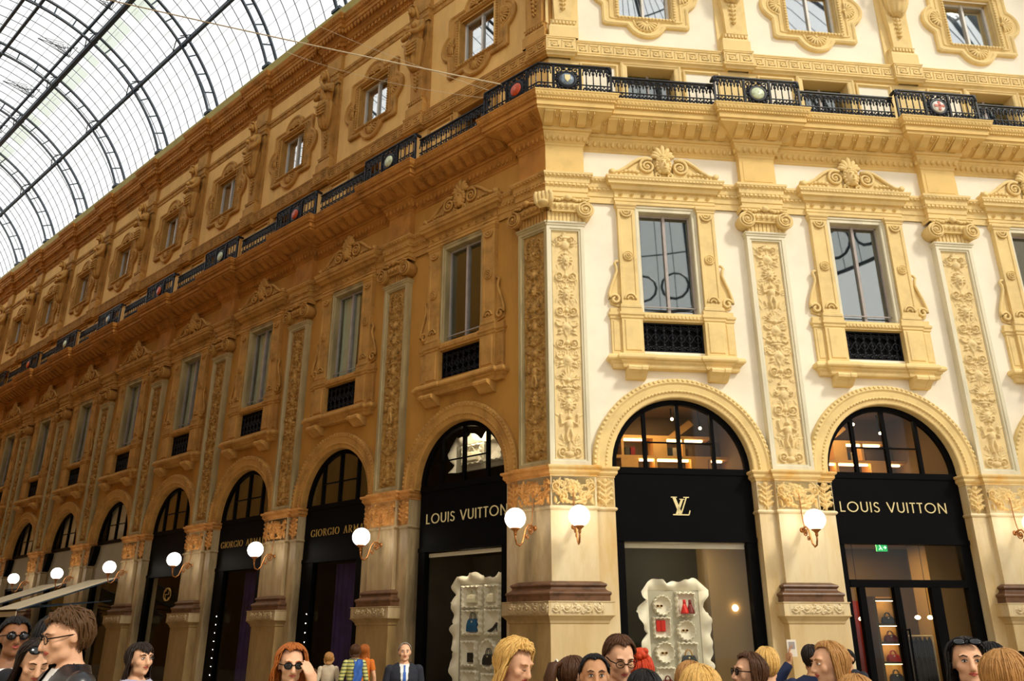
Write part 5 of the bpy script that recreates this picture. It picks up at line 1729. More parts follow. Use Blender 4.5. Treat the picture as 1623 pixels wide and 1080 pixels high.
for i, b in enumerate(LB):
    st = 'lv' if i == 0 else ('dim' if i < 3 else 'dark' if i < 4 else 'pale')
    o = shopfront('L', b, i + 1, st)
    lab = ['black shopfront with large gold sans lettering, nearest the corner on the ochre front', 'black shopfront with dim gold serif lettering, second arch on the ochre front',
           'black shopfront with dim gold serif lettering, third arch on the ochre front', 'dark shopfront with round gold emblem, fourth arch on the ochre front'] + \
          ['shopfront with taupe board and pale fanlight, %s arch on the ochre front' % ORD[q] for q in range(5, 11)]
    tag(o, lab[i], 'shopfront', 'black shopfronts in the arches' if i < 4 else 'taupe shopfronts far along the ochre front')
    if i == 0:
        letters(o, 'LOUIS VUITTON', (b - 3.79, b - 1.40), 4.0, .215, -.755, M['gold'])
        m = MB(); m.nbox(-1.15, 1.15, -.96, -.88, 3.31, 3.385); m.build('blind_box', M['white'], o)
    if i in (1, 2):
        letters(o, 'GIORGIO ARMANI', (b - (8.05 if i == 1 else 12.40), b - (5.66 if i == 1 else 10.02)), 4.04, .175, -.755, M['dgold'], True)
        cu = MB(); cu.smooth = True
        vs = [(-.62 + 1.1 * t / 30, 1.3 + .04 * math.sin(t * 1.1), z) for z in (.0, 3.4) for t in range(31)]
        cu.add(vs, [(t, t + 1, 32 + t, 31 + t) for t in range(30)]); cu.build('purple_curtain', PURP, o)
        for q in range(8):
            z = .72 + .213 * q
            l = empty('led_spot', (0, 0, 0)); e = MB(); e.smooth = True; e.ell((0, 0, 0), .012, 8, 6); e.build('bulb', LED, l)
            rr = MB(); rr.lathe([(.02, -.01), (.02, .002), (.014, .004)], (0, 0, 0), 'y', 10); rr.build('bezel', M['black'], l)
            put(l, 'L', b + .93, -.405, z, 'small white spot light, column on the left jamb under the dim serif lettering', 'light', 'white spots on the dark shop jambs')
            l['label'] = '%s white spot light up the dark left jamb, %s arch on the ochre front' % (ORD[q + 1], ORD[i + 1])
    if i == 3:
        m = MB(); m.smooth = True; cz = 2.88; cx = b - 15.2
        for sx in (-1, 1):
            c_ = cx + sx * .035
            m.tube(xz([(c_ + .18 * math.cos(math.radians(t)), cz + .18 * math.sin(math.radians(t))) for t in ([30 + 300 * q / 24 for q in range(25)] if sx < 0 else [210 + 300 * q / 24 for q in range(25)])], -.74), .016, 6)
            m.tube(xz([(c_ - sx * .13, cz - sx * .07), (c_ - sx * .13, cz), (c_ - sx * .04, cz)], -.74), .014, 6)
        m.build('round_emblem', M['dgold'], o)
        for q in range(4):
            l = MB(); l.box(-.16, .16, -.03, .03, -.012, .012)
            t_ = l.build('shelf_light', M['strip'], None); put(t_, 'L', b - .45 + .12 * (q % 2), -1.5, 4.98 + .24 * q, 'warm strip light inside the fourth arch fanlight of the ochre front, %s from below' % ORD[q + 1], 'light', 'warm strips in the fourth fanlight')
    if st == 'pale':
        m = MB(); m.nbox(-1.3, 1.3, -1.02, -1.0, 4.8, 6.15); m.build('fanlight_blind', M['curtain'], o)
        m = MB(); m.prism([(-1.32, 4.66), (-1.32, 4.0), (-1.22, 4.05), (-1.12, 4.25), (-1.02, 4.5), (-1.0, 4.66)], -.76, -.55); m.build('console', M['black'], o)

# awnings over two far arches
def awning(s0, s1, label):
    o = empty('awning', (0, 0, 0)); w = s1 - s0
    c = MB(); a, b_ = (.0, 0), (2.74, -1.02)
    c.add([(x, -(a[0] if j == 0 else b_[0]), (a[1] if j == 0 else b_[1]) + dz) for dz in (0, .015) for j in (0, 1) for x in (-w / 2, w / 2)],
          [(0, 1, 3, 2), (4, 6, 7, 5), (0, 2, 6, 4), (1, 5, 7, 3), (0, 4, 5, 1), (2, 3, 7, 6)])
    c.build('canvas', M['canvas'], o)
    for sx in (-1, 1):
        m = MB(); m.tube([(sx * w / 2, .0, -.03), (sx * w / 2, -2.74, -1.05)], .022, 6); m.tube([(sx * (w / 2 - .15), .0, -.7), (sx * (w / 2 - .15), -2.5, -.98)], .018, 6); m.build('folding_arm', M['rib'], o)
    m = MB(); m.tube([(-w / 2, -2.74, -1.05), (w / 2, -2.74, -1.05)], .03, 6); m.build('front_bar', M['black'], o)
    v = MB(); v.nbox(-w / 2, w / 2, 2.735, 2.755, -1.22, -1.03); v.build('valance', M['canvas'], o)
    put(o, 'L', (s0 + s1) / 2, -.02, 3.46, label, 'awning', 'sand awnings on the ochre front')
awning(18.0, 20.2, 'sand canvas awning on the ochre front, nearer of the two')
awning(22.1, 24.3, 'sand canvas awning on the ochre front, farther of the two')

M['tanwall'] = mat('tan_shop_wall', (0.20, 0.125, 0.045), .7, .08, 1.0)
# ------------------------------------------------------------------ inside the first shops
def room(side, s0, s1, n0, n1, z0, z1, m, name, back=True, top=True, sides=True, floor_=False, mtop=None):
    """inner faces of a room behind a front"""
    def P(s, n, z): return tuple(W(side, s, n, z))
    faces = []
    if back: faces.append((P(s0, n1, z0), P(s1, n1, z0), P(s1, n1, z1), P(s0, n1, z1)))
    if sides:
        for s in (s0, s1): faces.append((P(s, n0, z0), P(s, n1, z0), P(s, n1, z1), P(s, n0, z1)))
    mb = MB()
    for f in faces: mb.quad(*f)
    tag(mb.build(name, m), kind='structure')
    if top:
        mb = MB(); mb.quad(P(s0, n0, z1), P(s1, n0, z1), P(s1, n1, z1), P(s0, n1, z1)); tag(mb.build(name + '_ceiling', mtop or m), kind='structure')
    if floor_:
        mb = MB(); mb.quad(P(s0, n0, z0), P(s1, n0, z0), P(s1, n1, z0), P(s0, n1, z0)); tag(mb.build(name + '_floor', m), kind='structure')
def area(side, s, n, z, size, energy, col, label, tilt=0.0):
    d = bpy.data.lights.new('shop_fill_light', 'AREA'); d.size = size; d.energy = energy; d.color = col  # unseen fill lamp added to brighten what stands inside the shop
    o = bpy.data.objects.new('shop_fill_light', d); COL.objects.link(o); o.location = W(side, s, n, z); o.rotation_euler = (tilt, 0, ANG[side])

for i, b in enumerate(RB[:2]):
    room('R', b - 1.75, b + 2.0, -.52, -3.5, 4.76, 6.66, M['tanwall'], 'wall_mezzanine', floor_=True)
    area('R', b, -2.2, 6.6, .9, 20, (1, .76, .46), '')
    # oak shelving with lit boards
    o = empty('oak_shelf_unit', (0, 0, 0)); zb_ = 4.78
    for nm, x0, x1, z0, z1, d in (('shelf', -.62, 1.60, 6.02, 6.09, .45), ('shelf', -.80, 2.0, 5.55, 5.62, .45), ('shelf', -.80, 2.0, 4.98, 5.04, .45)):
        m = MB(); m.nbox(x0, x1, -3.40, -3.40 + d, z0 - zb_, z1 - zb_); m.build(nm, M['wood'], o)
    for x in (-.50, .95):
        m = MB(); m.nbox(x - .03, x + .03, -3.40, -2.96, 5.62 - zb_, 6.02 - zb_); m.build('upright', M['wood'], o)
    for x in (.27, 1.55):
        m = MB(); m.nbox(x - .03, x + .03, -3.40, -2.96, 5.04 - zb_, 5.55 - zb_); m.build('upright', M['wood'], o)
    for x0, x1, z0, z1 in ((.22, .55, 5.62, 6.02), (-.55, -.15, 5.04, 5.55), (1.10, 1.50, 5.04, 5.55)):
        m = MB(); m.nbox(x0, x1, -3.38, -2.95, z0 - zb_, z1 - zb_); m.build('cupboard_door', M['wood'], o)
    for x0, x1, z in ((-.46, .0, 5.99), (.58, .92, 5.99), (.98, 1.42, 5.99), (-.1, .22, 5.52), (.32, 1.05, 5.52), (1.60, 1.85, 5.52)):
        m = MB(); m.nbox(x0, x1, -3.05, -2.99, z - zb_ - .02, z - zb_ + .015); m.build('shelf_light', M['strip'], o)
    bk = MB(); bk.nbox(-.8, 2.0, -3.46, -3.42, 0.1, 1.3); bk.build('back_board', M['bronzewall'], o)
    put(o, 'R', b, 0, zb_, 'lit oak shelving seen through the %s cream arch fanlight' % ORD[i + 1], 'shelving', 'lit shelving behind the fanlights')
    for q in range(5):
        bx = MB(); bx.box(-.05, .05, -.12, .12, 0, .22); t_ = bx.build('storage_box', [M['darkroom'], WINE, NAVY, TAUPE, M['bronzewall']][q])
        put(t_, 'R', b + [-.35, -.22, .66, .78, 1.15][q], -3.22, 5.622, '%s dark box from the left on the upper lit shelf, %s cream fanlight' % (ORD[q + 1], ORD[i + 1]), 'box', 'dark boxes on the lit shelves')
    # slanting oak sign arm and ceiling spots
    m = MB(); m.add([(-.25, -.1, 0), (.0, -.1, .0), (.42, -.1, .30), (.30, -.1, .42), (-.25, .1, 0), (.0, .1, .0), (.42, .1, .30), (.30, .1, .42)], [(0, 1, 2, 3), (7, 6, 5, 4), (0, 4, 5, 1), (1, 5, 6, 2), (2, 6, 7, 3), (3, 7, 4, 0)])
    t_ = m.build('display_ramp', M['wood']); put(t_, 'R', b + .85 - .6 * i, -3.15, 6.09, 'slanting oak ramp on top of the shelving, %s cream fanlight' % ORD[i + 1], 'display')
    for q, (dx, z) in enumerate(((.6, 6.40), (-.55, 6.30), (1.25, 6.2))):
        l = empty('ceiling_spot', (0, 0, 0)); e = MB(); e.smooth = True; e.ell((0, 0, 0), .035, 10, 7); e.build('bulb', M['bulb'], l)
        m = MB(); m.tube([(0, 0, .02), (0, .05, .1), (0, .05, 6.66 - z)], .02, 6); m.build('spot_arm', M['black'], l)
        put(l, 'R', b + dx, -2.6, z, '%s spot hanging inside the %s cream fanlight' % (['bright', 'left', 'right'][q], ORD[i + 1]), 'light', 'spots inside the fanlights')

# display window beside the corner
M['olive'] = mat('dark_olive_panel', (0.030, 0.026, 0.014), .6, .1, 1.0)
b = RB[0]
room('R', b - 1.45, b + 1.55, -.52, -1.95, 0.0, 3.46, M['olive'], 'wall_display', mtop=M['white'], floor_=False)
m = MB(); m.nbox(.70, 1.5, -1.94, -1.3, 0, 3.45); t_ = m.build('wall_display_column', M['beige']); place(t_, 'R', b, 0, 0); t_['kind'] = 'structure'
area('R', b, -.72, 3.43, .3, 14, (1, .88, .66), '', .6)
backdrop('R', 2.15, 3.15, .35, 2.55, -1.55, [('o', 2.41, 2.27, .16, .17), ('q', 2.87, 2.29, .17, .20), ('q', 2.38, 1.87, .15, .17), ('o', 2.85, 1.82, .16, .17), ('o', 2.41, 1.43, .165, .175), ('q', 2.86, 1.38, .17, .21), ('q', 2.40, .98, .16, .18), ('o', 2.87, .92, .16, .17)],
         'white ruffled display wall with scalloped niches, cream front window', 4)
for q, (s, z, lab) in enumerate(((2.36, 2.24, 'sunglasses in the topmost round niche of the cream front display'), (2.83, 1.80, 'sunglasses in the middle right round niche of the cream front display'), (2.40, 1.40, 'sunglasses in the lower left round niche of the cream front display'))):
    dput(sunglasses_thing(), 'R', s, -1.50, z, lab, 'sunglasses', 'sunglasses in the niches')
def cone_bag(m, lab, s, z):
    o = empty('cone_bag', (0, 0, 0)); e = MB(); e.smooth = True
    e.lathe([(.085, 0), (.08, .02), (.055, .10), (.03, .17)], (0, 0, 0), 'z', 14); e.build('bag_body', m, o)
    e = MB(); e.smooth = True; e.lathe([(.028, .17), (.032, .19), (.026, .25), (.0, .255)], (0, 0, 0), 'z', 12); e.build('bag_neck', m, o)
    dput(o, 'R', s, -1.52 + .11, z, lab, 'bag', 'red bags in the top niche')
cone_bag(RED, 'bright red cone shaped bag in the top right niche', 2.82, 2.12)
cone_bag(WINE, 'dark red cone shaped bag in the top right niche', 2.93, 2.12)
m = MB(); m.box(-.085, .085, -.02, .02, 0, .20); m.box(.0, .08, -.035, -.02, .01, .19); t_ = m.build('wallet', RED); dput(t_, 'R', 2.36, -1.50, 1.80, 'red wallet standing in the square niche of the cream front display', 'wallet')
dput(handbag('handbag', NAVY, .28, .18, .1, TAN), 'R', 2.85, -1.46, 1.20, 'dark handbag with tan handles in the lower right niche', 'handbag')
dput(handbag('handbag', WINE, .2, .12, .08), 'R', 2.42, -1.46, .84, 'wine red handbag in the lowest left niche', 'handbag')
l = MB(); l.smooth = True; l.ell((0, 0, 0), .06, 12, 8); t_ = l.build('pendant_bulb', M['bulb']); put(t_, 'R', 3.90, -1.3, 2.24, 'warm bulb glowing beside the white display wall', 'lamp')

# display window on the ochre side
b = LB[0]
room('L', b - 1.3, b + 1.5, -.52, -2.3, 0.0, 3.46, M['darkroom'], 'wall_display_ochre')
area('L', b + .1, -.66, 3.43, .3, 16, (1, .88, .66), '', .75)
backdrop('L', 2.22, 3.52, .35, 2.74, -1.35, [('q', 3.16, 2.48, .24, .20), ('q', 2.55, 2.48, .18, .20), ('q', 3.14, 1.98, .24, .22), ('q', 2.54, 1.98, .19, .22), ('q', 3.20, 1.38, .19, .22), ('o', 2.66, 1.38, .22, .26), ('q', 3.18, .82, .2, .22), ('q', 2.6, .8, .2, .2)],
         'white ruffled display wall with square niches, ochre front window', 9)
dput(handbag('handbag', CREAML, .26, .17, .1), 'L', 3.12, -1.28, 2.36, 'wide cream handbag in the top left niche of the ochre front display', 'handbag')
dput(handbag('handbag', CREAML, .2, .18, .1), 'L', 2.58, -1.28, 2.36, 'narrow cream handbag in the top right niche of the ochre front display', 'handbag')
dput(handbag('handbag', BLUE, .29, .25, .1, NAVY), 'L', 3.09, -1.28, 1.80, 'blue leather handbag in the second row of the ochre front display', 'handbag')
o = empty('high_heel_shoe', (0, 0, 0)); m = MB(); m.smooth = True
m.tube([(-.13, 0, .012), (-.06, 0, .02), (.02, 0, .06), (.09, 0, .13), (.11, 0, .17)], [.02, .034, .032, .036, .02], 8); m.build('upper', M['leather'], o)
m = MB(); m.tube([(.10, 0, .12), (.115, 0, 0)], [.015, .006], 6); m.build('heel', M['leather'], o)
dput(o, 'L', 2.52, -1.27, 1.80, 'black high heel shoe in the second row of the ochre front display', 'shoe')
m = MB(); m.box(-.07, .07, -.02, .02, 0, .18); t_ = m.build('wallet', NAVY); dput(t_, 'L', 3.16, -1.29, 1.22, 'black wallet standing in the third row of the ochre front display', 'wallet')
dput(handbag('handbag', NAVY, .26, .2, .1), 'L', 2.64, -1.28, 1.18, 'black handbag in the oval niche of the ochre front display', 'handbag')
backdrop('L', 2.30, 3.78, 5.16, 5.76, -1.40, [('q', 3.25, 5.5, .28, .2), ('q', 2.6, 5.52, .26, .22)], 'white ruffled display card in the ochre fanlight nearest the corner', 13)
dput(handbag('handbag', CREAML, .36, .2, .1), 'L', 3.25, -1.33, 5.36, 'cream handbag in the fanlight display nearest the corner', 'handbag')
area('L', b, -.62, 6.0, .2, 7, (1, .85, .6), '', .9)

# behind the glazed door
b = RB[1]
room('R', b - 1.6, b + 2.3, -.52, -3.4, 0.0, 3.62, M['tanwall'], 'wall_boutique', mtop=M['beige'], floor_=True)
area('R', b + .2, -2.0, 3.55, .8, 30, (1, .66, .32), '')
m = MB(); m.nbox(-1.1, -.05, -2.3, -2.24, 0, 2.42); t_ = m.build('red_wall_panel', M['redwall']); put(t_, 'R', b, 0, 0, 'red panel behind the left leaf of the glazed door', 'panel')
m = MB(); m.nbox(1.42, 2.2, -2.6, -1.9, 0, 3.6); t_ = m.build('wall_boutique_pier', M['beige']); place(t_, 'R', b, 0, 0); t_['kind'] = 'structure'
o = empty('wall_cabinet', (0, 0, 0))
m = MB(); m.box(-.30, .30, .16, .20, 0, 2.5); m.build('back', M['wood'], o)
for x in (-.30, .30):
    m = MB(); m.box(x - .03, x + .03, -.16, .2, 0, 2.5); m.build('side', M['bronzewall'], o)
for z in (.45, .83, 1.20, 1.58, 1.94, 2.44):
    m = MB(); m.box(-.28, .28, -.14, .17, z - .02, z + .02); m.build('shelf', M['bronzewall'], o)
    l = MB(); l.box(-.24, .24, .0, .03, z - .035, z - .022); l.build('shelf_light', M['strip'], o)
put(o, 'R', 7.44, -2.0, 0, 'lit cabinet of handbags behind the middle of the glazed door', 'cabinet')
for q, (z, m_, lab) in enumerate(((1.96, NAVY, 'dark handbag on the top shelf of the boutique cabinet'), (1.60, WINE, 'wine handbag on the second shelf of the boutique cabinet'), (1.22, RED, 'small red handbag on the third shelf of the boutique cabinet'), (.85, NAVY, 'dark handbag on the fourth shelf of the boutique cabinet'))):
    put(handbag('handbag', m_, .26, .14, .1), 'R', 7.44, -1.95, z, lab, 'handbag')
for q, (s, z) in enumerate(((8.02, 2.08), (8.30, 2.08), (6.78, 2.05))):
    o = empty('pendant_lamp', (0, 0, 0)); l = MB(); l.smooth = True; l.ell((0, 0, 0), (.055, .055, .04), 12, 8); l.build('bulb', M['bulb'], o)
    l = MB(); l.tube([(0, 0, .03), (0, 0, 3.6 - z)], .006, 5); l.build('flex', M['black'], o)
    put(o, 'R', s, -1.8, z, ['left of the two pendant bulbs behind the right door leaf', 'right of the two pendant bulbs behind the right door leaf', 'pendant bulb before the red panel behind the left door leaf'][q], 'lamp', 'pendant bulbs in the boutique')
o = empty('coat_rail', (0, 0, 0)); m = MB(); m.tube([(-.28, 0, 1.72), (.28, 0, 1.72)], .015, 6); m.tube([(-.28, 0, 0), (-.28, 0, 1.72)], .015, 6); m.tube([(.28, 0, 0), (.28, 0, 1.72)], .015, 6); m.build('rail', M['gold'], o)
put(o, 'R', 8.06, -1.9, 0, 'gold rail of dark coats behind the right door leaf', 'rail')
for q in range(5):
    m = MB(); m.smooth = True; m.loft([[(a * math.cos(t), c_ * math.sin(t), z) for t in [2 * PI * j / 12 for j in range(12)]] for a, c_, z in ((.015, .015, 1.70), (.028, .07, 1.62), (.024, .08, 1.3), (.03, .085, .75))])
    t_ = m.build('coat', M['black']); put(t_, 'R', 7.86 + .1 * q, -1.9, 0, '%s dark coat from the left on the gold rail' % ORD[q + 1], 'coat', 'dark coats on the rail')
o = empty('exit_sign', (0, 0, 0)); m = MB(); m.box(-.12, .12, -.015, .015, -.11, .05); m.build('sign_panel', EXITG, o)
m = MB(); ribbon(m, [(-.07, -.08), (-.03, -.03), (-.05, .02)], .018, .016, .02); ribbon(m, [(-.03, -.03), (.0, -.08)], .018, .016, .02); ribbon(m, [(.03, -.03), (.09, -.03)], .018, .016, .02); ribbon(m, [(.06, .0), (.09, -.03), (.06, -.06)], .016, .016, .02); m.build('running_pictogram', EXITW, o)
put(o, 'R', 7.34, -1.6, 3.50, 'green exit sign under the boutique ceiling', 'sign')
# ------------------------------------------------------------------ people in the passage
def skinmat(n, c): return mat(n, c, 0.55, 0.08, 14.0, spec=0.35)
SKIN = {'fair': skinmat('fair_skin', (0.72, 0.40, 0.24)), 'tan': skinmat('tan_skin', (0.50, 0.25, 0.12)), 'dark': skinmat('dark_skin', (0.23, 0.095, 0.04))}
LIP = mat('lip', (0.48, 0.10, 0.08), .4, .05, 8.0)
EYEW = mat('eye_white', (0.75, 0.70, 0.66), .2, .02, 8.0); IRIS = mat('iris', (0.03, 0.018, 0.01), .15, .05, 8.0)
def hairmat(n, c):
    m = mat(n, c, 0.42, 0.20, 9.0, spec=0.22, bump=0.25, bscale=120.0)
    for nd in m.node_tree.nodes:
        if nd.type == 'MAPPING': nd.inputs['Scale'].default_value = (14.0, 14.0, 1.2)
    return m
HAIR = {k: hairmat(k + '_hair', v) for k, v in {'black': (0.008, 0.007, 0.008), 'brown': (0.075, 0.030, 0.011), 'dark': (0.018, 0.009, 0.006), 'auburn': (0.38, 0.11, 0.02), 'blonde': (0.66, 0.40, 0.12),
        'honey': (0.42, 0.21, 0.065), 'red': (0.55, 0.05, 0.012), 'grey': (0.26, 0.22, 0.18), 'curly': (0.085, 0.040, 0.014)}.items()}
def cloth(n, c, r=.85): return mat(n, c, r, 0.1, 9.0, bump=.15, bscale=60.0)
CL = {k: cloth(k + '_cloth', v) for k, v in {'white': (0.78, 0.78, 0.78), 'black': (0.012, 0.012, 0.016), 'green': (0.16, 0.30, 0.04), 'beige': (0.52, 0.42, 0.30), 'navy': (0.012, 0.02, 0.06), 'orange': (0.62, 0.16, 0.02),
      'lilac': (0.42, 0.40, 0.52), 'jeans': (0.05, 0.08, 0.16), 'grey': (0.12, 0.12, 0.13), 'suit': (0.018, 0.020, 0.030), 'blue': (0.04, 0.12, 0.42), 'rose': (0.5, 0.22, 0.2), 'wine': (0.14, 0.02, 0.03)}.items()}
STRIPE, _nt, _b = nodemat('striped_knit')
_tc = _nt.nodes.new('ShaderNodeTexCoord'); _wv = _nt.nodes.new('ShaderNodeTexWave'); _cr = _nt.nodes.new('ShaderNodeValToRGB')
_wv.bands_direction = 'Z'; _wv.inputs['Scale'].default_value = 5.0
_cr.color_ramp.elements[0].color = (0.03, 0.05, 0.03, 1); _cr.color_ramp.elements[0].position = .12; _cr.color_ramp.elements[1].color = (0.52, 0.50, 0.16, 1); _cr.color_ramp.elements[1].position = .3
_nt.links.new(_tc.outputs['Object'], _wv.inputs[0]); _nt.links.new(_wv.outputs['Fac'], _cr.inputs[0]); _nt.links.new(_cr.outputs[0], _b.inputs['Base Color'])
CL['stripe'] = STRIPE; CL['leather'] = M['leather']
LENS = mat('dark_lens', (0.01, 0.01, 0.012), .08, .05, 5.0, spec=.6)

BODY = {}
def head_xf(pitch, yaw):
    piv = Vector((0, .01, 1.485))
    R = Matrix.Rotation(math.radians(yaw), 4, 'Z') @ Matrix.Rotation(math.radians(pitch), 4, 'X')
    return Matrix.Translation(piv) @ R @ Matrix.Translation(-piv)

def hand(mb, wrist, d, palm, curl=.5):
    """palm and five fingers from the wrist along d; palm = direction the palm faces"""
    d = Vector(d).normalized(); p = Vector(palm); p = (p - d * p.dot(d)).normalized(); s = d.cross(p); w = Vector(wrist)
    mb.tube([tuple(w), tuple(w + d * .03), tuple(w + d * .085)], [.024, .032, .034], 8)
    for off in (-.018, .018): mb.tube([tuple(w + d * .02 + s * off), tuple(w + d * .085 + s * off * 1.2)], [.016, .017], 7)
    for i, l in enumerate((.062, .072, .067, .052)):
        b = w + d * .085 + s * (-.033 + .022 * i); t = d
        pts = [b]
        for j in range(3):
            t = (t + p * curl * .45).normalized(); pts.append(pts[-1] + t * l / 2.4)
        mb.tube([tuple(q) for q in pts], [.0095, .009, .0085, .007], 6)
    b = w + d * .03 - s * .028; t = (d - s * .9 + p * .4).normalized()
    mb.tube([tuple(b), tuple(b + t * .035), tuple(b + t * .035 + (d * .8 + p * .3).normalized() * .035)], [.013, .011, .008], 6)

ARMS = {  # elbow, wrist, hand direction, palm for the right (x<0) and left (x>0) arm
    'rest': [((-.235, .03, 1.10), (-.235, -.04, .86), (0, -.12, -1), (1, 0, 0)), ((.235, .03, 1.10), (.235, -.04, .86), (0, -.12, -1), (-1, 0, 0))],
    'face': [((-.235, .03, 1.10), (-.235, -.04, .86), (0, -.12, -1), (1, 0, 0)), ((.27, -.14, 1.18), (.125, -.17, 1.47), (-.38, .10, 1), (-.5, .8, 0))],
    'head': [((-.235, .03, 1.10), (-.235, -.04, .86), (0, -.12, -1), (1, 0, 0)), ((.36, -.06, 1.36), (.17, -.04, 1.50), (-.25, .05, 1), (-1, 0, 0))],
    'shoot': [((-.30, -.18, 1.36), (-.09, -.26, 1.56), (.25, -.25, 1), (.9, .1, 0)), ((.36, -.12, 1.30), (.16, -.25, 1.55), (-.1, -.2, 1), (-.9, .1, 0))],
    'fold': [((-.25, -.0, 1.10), (-.10, -.20, 1.06), (1, -.2, 0), (0, 1, -.3)), ((.25, -.0, 1.10), (.10, -.20, 1.10), (-1, -.2, 0), (0, 1, -.3))],
}
def get_body(arms, pitch, yaw, fem):
    key = (arms, pitch, yaw, fem)
    if key in BODY: return BODY[key]
    X = head_xf(pitch, yaw)
    def H(q): v = X @ Vector(q); return (v.x, v.y, v.z)
    mb = MB()
    def ring(cx, cy, z, rx, ry, k=24): return [(cx + rx * math.cos(t), cy + ry * math.sin(t) * (1.0 if math.sin(t) > 0 else 1.05), z) for t in [2 * PI * i / k for i in range(k)]]
    hipw, wst, ch = (.165, .118, .145) if fem else (.158, .140, .168)
    sh = .165 if fem else .192
    mb.loft([ring(0, 0, .78, .13, .10), ring(0, .005, .86, hipw, .118), ring(0, .005, .93, hipw, .115), ring(0, 0, 1.05, wst, .088), ring(0, -.005, 1.18, ch - .01, .10), ring(0, -.01, 1.27, ch, .112), ring(0, 0, 1.36, sh - .002, .088), ring(0, .008, 1.405, sh - .030, .070), ring(0, .015, 1.445, .085, .062), ring(0, .018, 1.47, .058, .056)])
    if fem:
        for sx in (-1, 1): mb.ell((sx * .068, -.085, 1.25), (.062, .055, .06), 14, 10)
    # neck and head
    n0 = Vector((0, .018, 1.44)); n1 = Vector(H((0, .01, 1.53)))
    mb.tube([tuple(n0), tuple((n0 + n1) / 2), tuple(n1)], [.058, .052, .05], 14)
    def E(c, r, nu=18, nv=12):
        t = MB(); t.ell(c, r, nu, nv); mb.add([H(q) for q in t.v], t.f)
    E((0, .004, 1.612), (.073, .093, .088), 24, 16); E((0, .02, 1.63), (.074, .085, .075), 24, 16)
    E((0, -.028, 1.565), (.058, .064, .070)); E((0, -.040, 1.525), (.046, .048, .040)); E((0, -.076, 1.505), (.022, .016, .018), 12, 8)
    for sx in (-1, 1):
        E((sx * .030, -.078, 1.628), (.028, .014, .010), 12, 8); E((sx * .038, -.055, 1.575), (.028, .029, .028), 12, 8)
        E((sx * .036, -.026, 1.526), (.022, .036, .030), 12, 8)
        E((sx * .075, .008, 1.588), (.010, .020, .030), 12, 8); E((sx * .079, .012, 1.597), (.008, .018, .016), 12, 8)
        E((sx * .010, -.098, 1.562), (.010, .012, .008), 10, 8)
    t = MB(); t.tube([(0, -.086, 1.622), (0, -.099, 1.592), (0, -.112, 1.568)], [.010, .0125, .0155], 10); t.ell((0, -.110, 1.565), (.0155, .016, .012), 12, 8)
    t.ell((0, -.083, 1.540), (.024, .014, .012), 12, 8); t.ell((0, -.087, 1.5475), (.019, .009, .006), 12, 8); t.ell((0, -.086, 1.5365), (.016, .010, .006), 12, 8)
    mb.add([H(q) for q in t.v], t.f)
    bones = [('torso', (0, 0, .85), (0, 0, 1.40), .14), ('neck', tuple(n0), tuple(n1), .055), ('head', H((0, 0, 1.53)), H((0, 0, 1.63)), .085)]
    for sx, (el_, wr, hd, pm) in zip((-1, 1), ARMS[arms]):
        s0 = (sx * (sh - .005), .005, 1.375)
        mid = tuple((Vector(s0) + Vector(el_)) / 2)
        mb.ell(s0, (.047, .047, .047), 14, 10)
        mb.tube([s0, mid, el_], [.046, .045, .037], 12); mb.ell(el_, .038, 12, 8)
        m2 = tuple(Vector(el_).lerp(Vector(wr), .3)); mb.tube([el_, m2, wr], [.037, .038, .026], 12)
        hand(mb, wr, hd, pm, .45)
        bones += [('upper', s0, el_, .048), ('fore', el_, wr, .034), ('hand', wr, tuple(Vector(wr) + Vector(hd).normalized() * .15), .03)]
        # leg and foot
        h0, k0, a0 = (sx * .085, .0, .86), (sx * .092, -.012, .47), (sx * .098, .02, .075)
        mb.tube([h0, (sx * .09, -.004, .66), k0, (sx * .095, .02, .33), a0], [.088, .075, .054, .052, .036], 12)
        mb.tube([(sx * .10, .045, .045), (sx * .105, -.05, .04), (sx * .112, -.15, .026)], [.038, .04, .026], 10)
        bones += [('leg', h0, k0, .07), ('leg', k0, a0, .045), ('foot', (sx * .10, .05, .04), (sx * .112, -.15, .03), .035)]
    raw = mb.build('body_raw', SKIN['fair'])
    md = raw.modifiers.new('r', 'REMESH'); md.mode = 'VOXEL'; md.voxel_size = 0.0072; md.use_smooth_shade = True
    sm = raw.modifiers.new('s', 'SMOOTH'); sm.factor = .5; sm.iterations = 5
    me = bpy.data.meshes.new_from_object(raw.evaluated_get(bpy.context.evaluated_depsgraph_get()))
    bpy.data.objects.remove(raw)
    nv = len(me.vertices)
    co = np.empty(nv * 3, dtype=np.float32); me.vertices.foreach_get('co', co); co = co.reshape(-1, 3)
    no = np.empty(nv * 3, dtype=np.float32); me.vertices.foreach_get('normal', no); no = no.reshape(-1, 3)
    best = np.full(nv, 1e9); lab = np.zeros(nv, dtype=int); tt = np.zeros(nv); names = []
    for bi, (nm, a, b, r) in enumerate(bones):
        a, b = np.array(a), np.array(b); d = b - a; t = np.clip(((co - a) @ d) / (d @ d), 0, 1)
        ds = np.linalg.norm(co - (a + t[:, None] * d), axis=1) / r
        k = ds < best; best[k] = ds[k]; lab[k] = bi; tt[k] = t[k]; names.append(nm)
    names = np.array(names)[lab]
    fc = [tuple(p.vertices) for p in me.polygons]
    for p in me.polygons: p.use_smooth = True
    BODY[key] = dict(me=me, co=co, no=no, lab=names, t=tt, faces=fc, X=X, cl={}, fem=fem)
    return BODY[key]

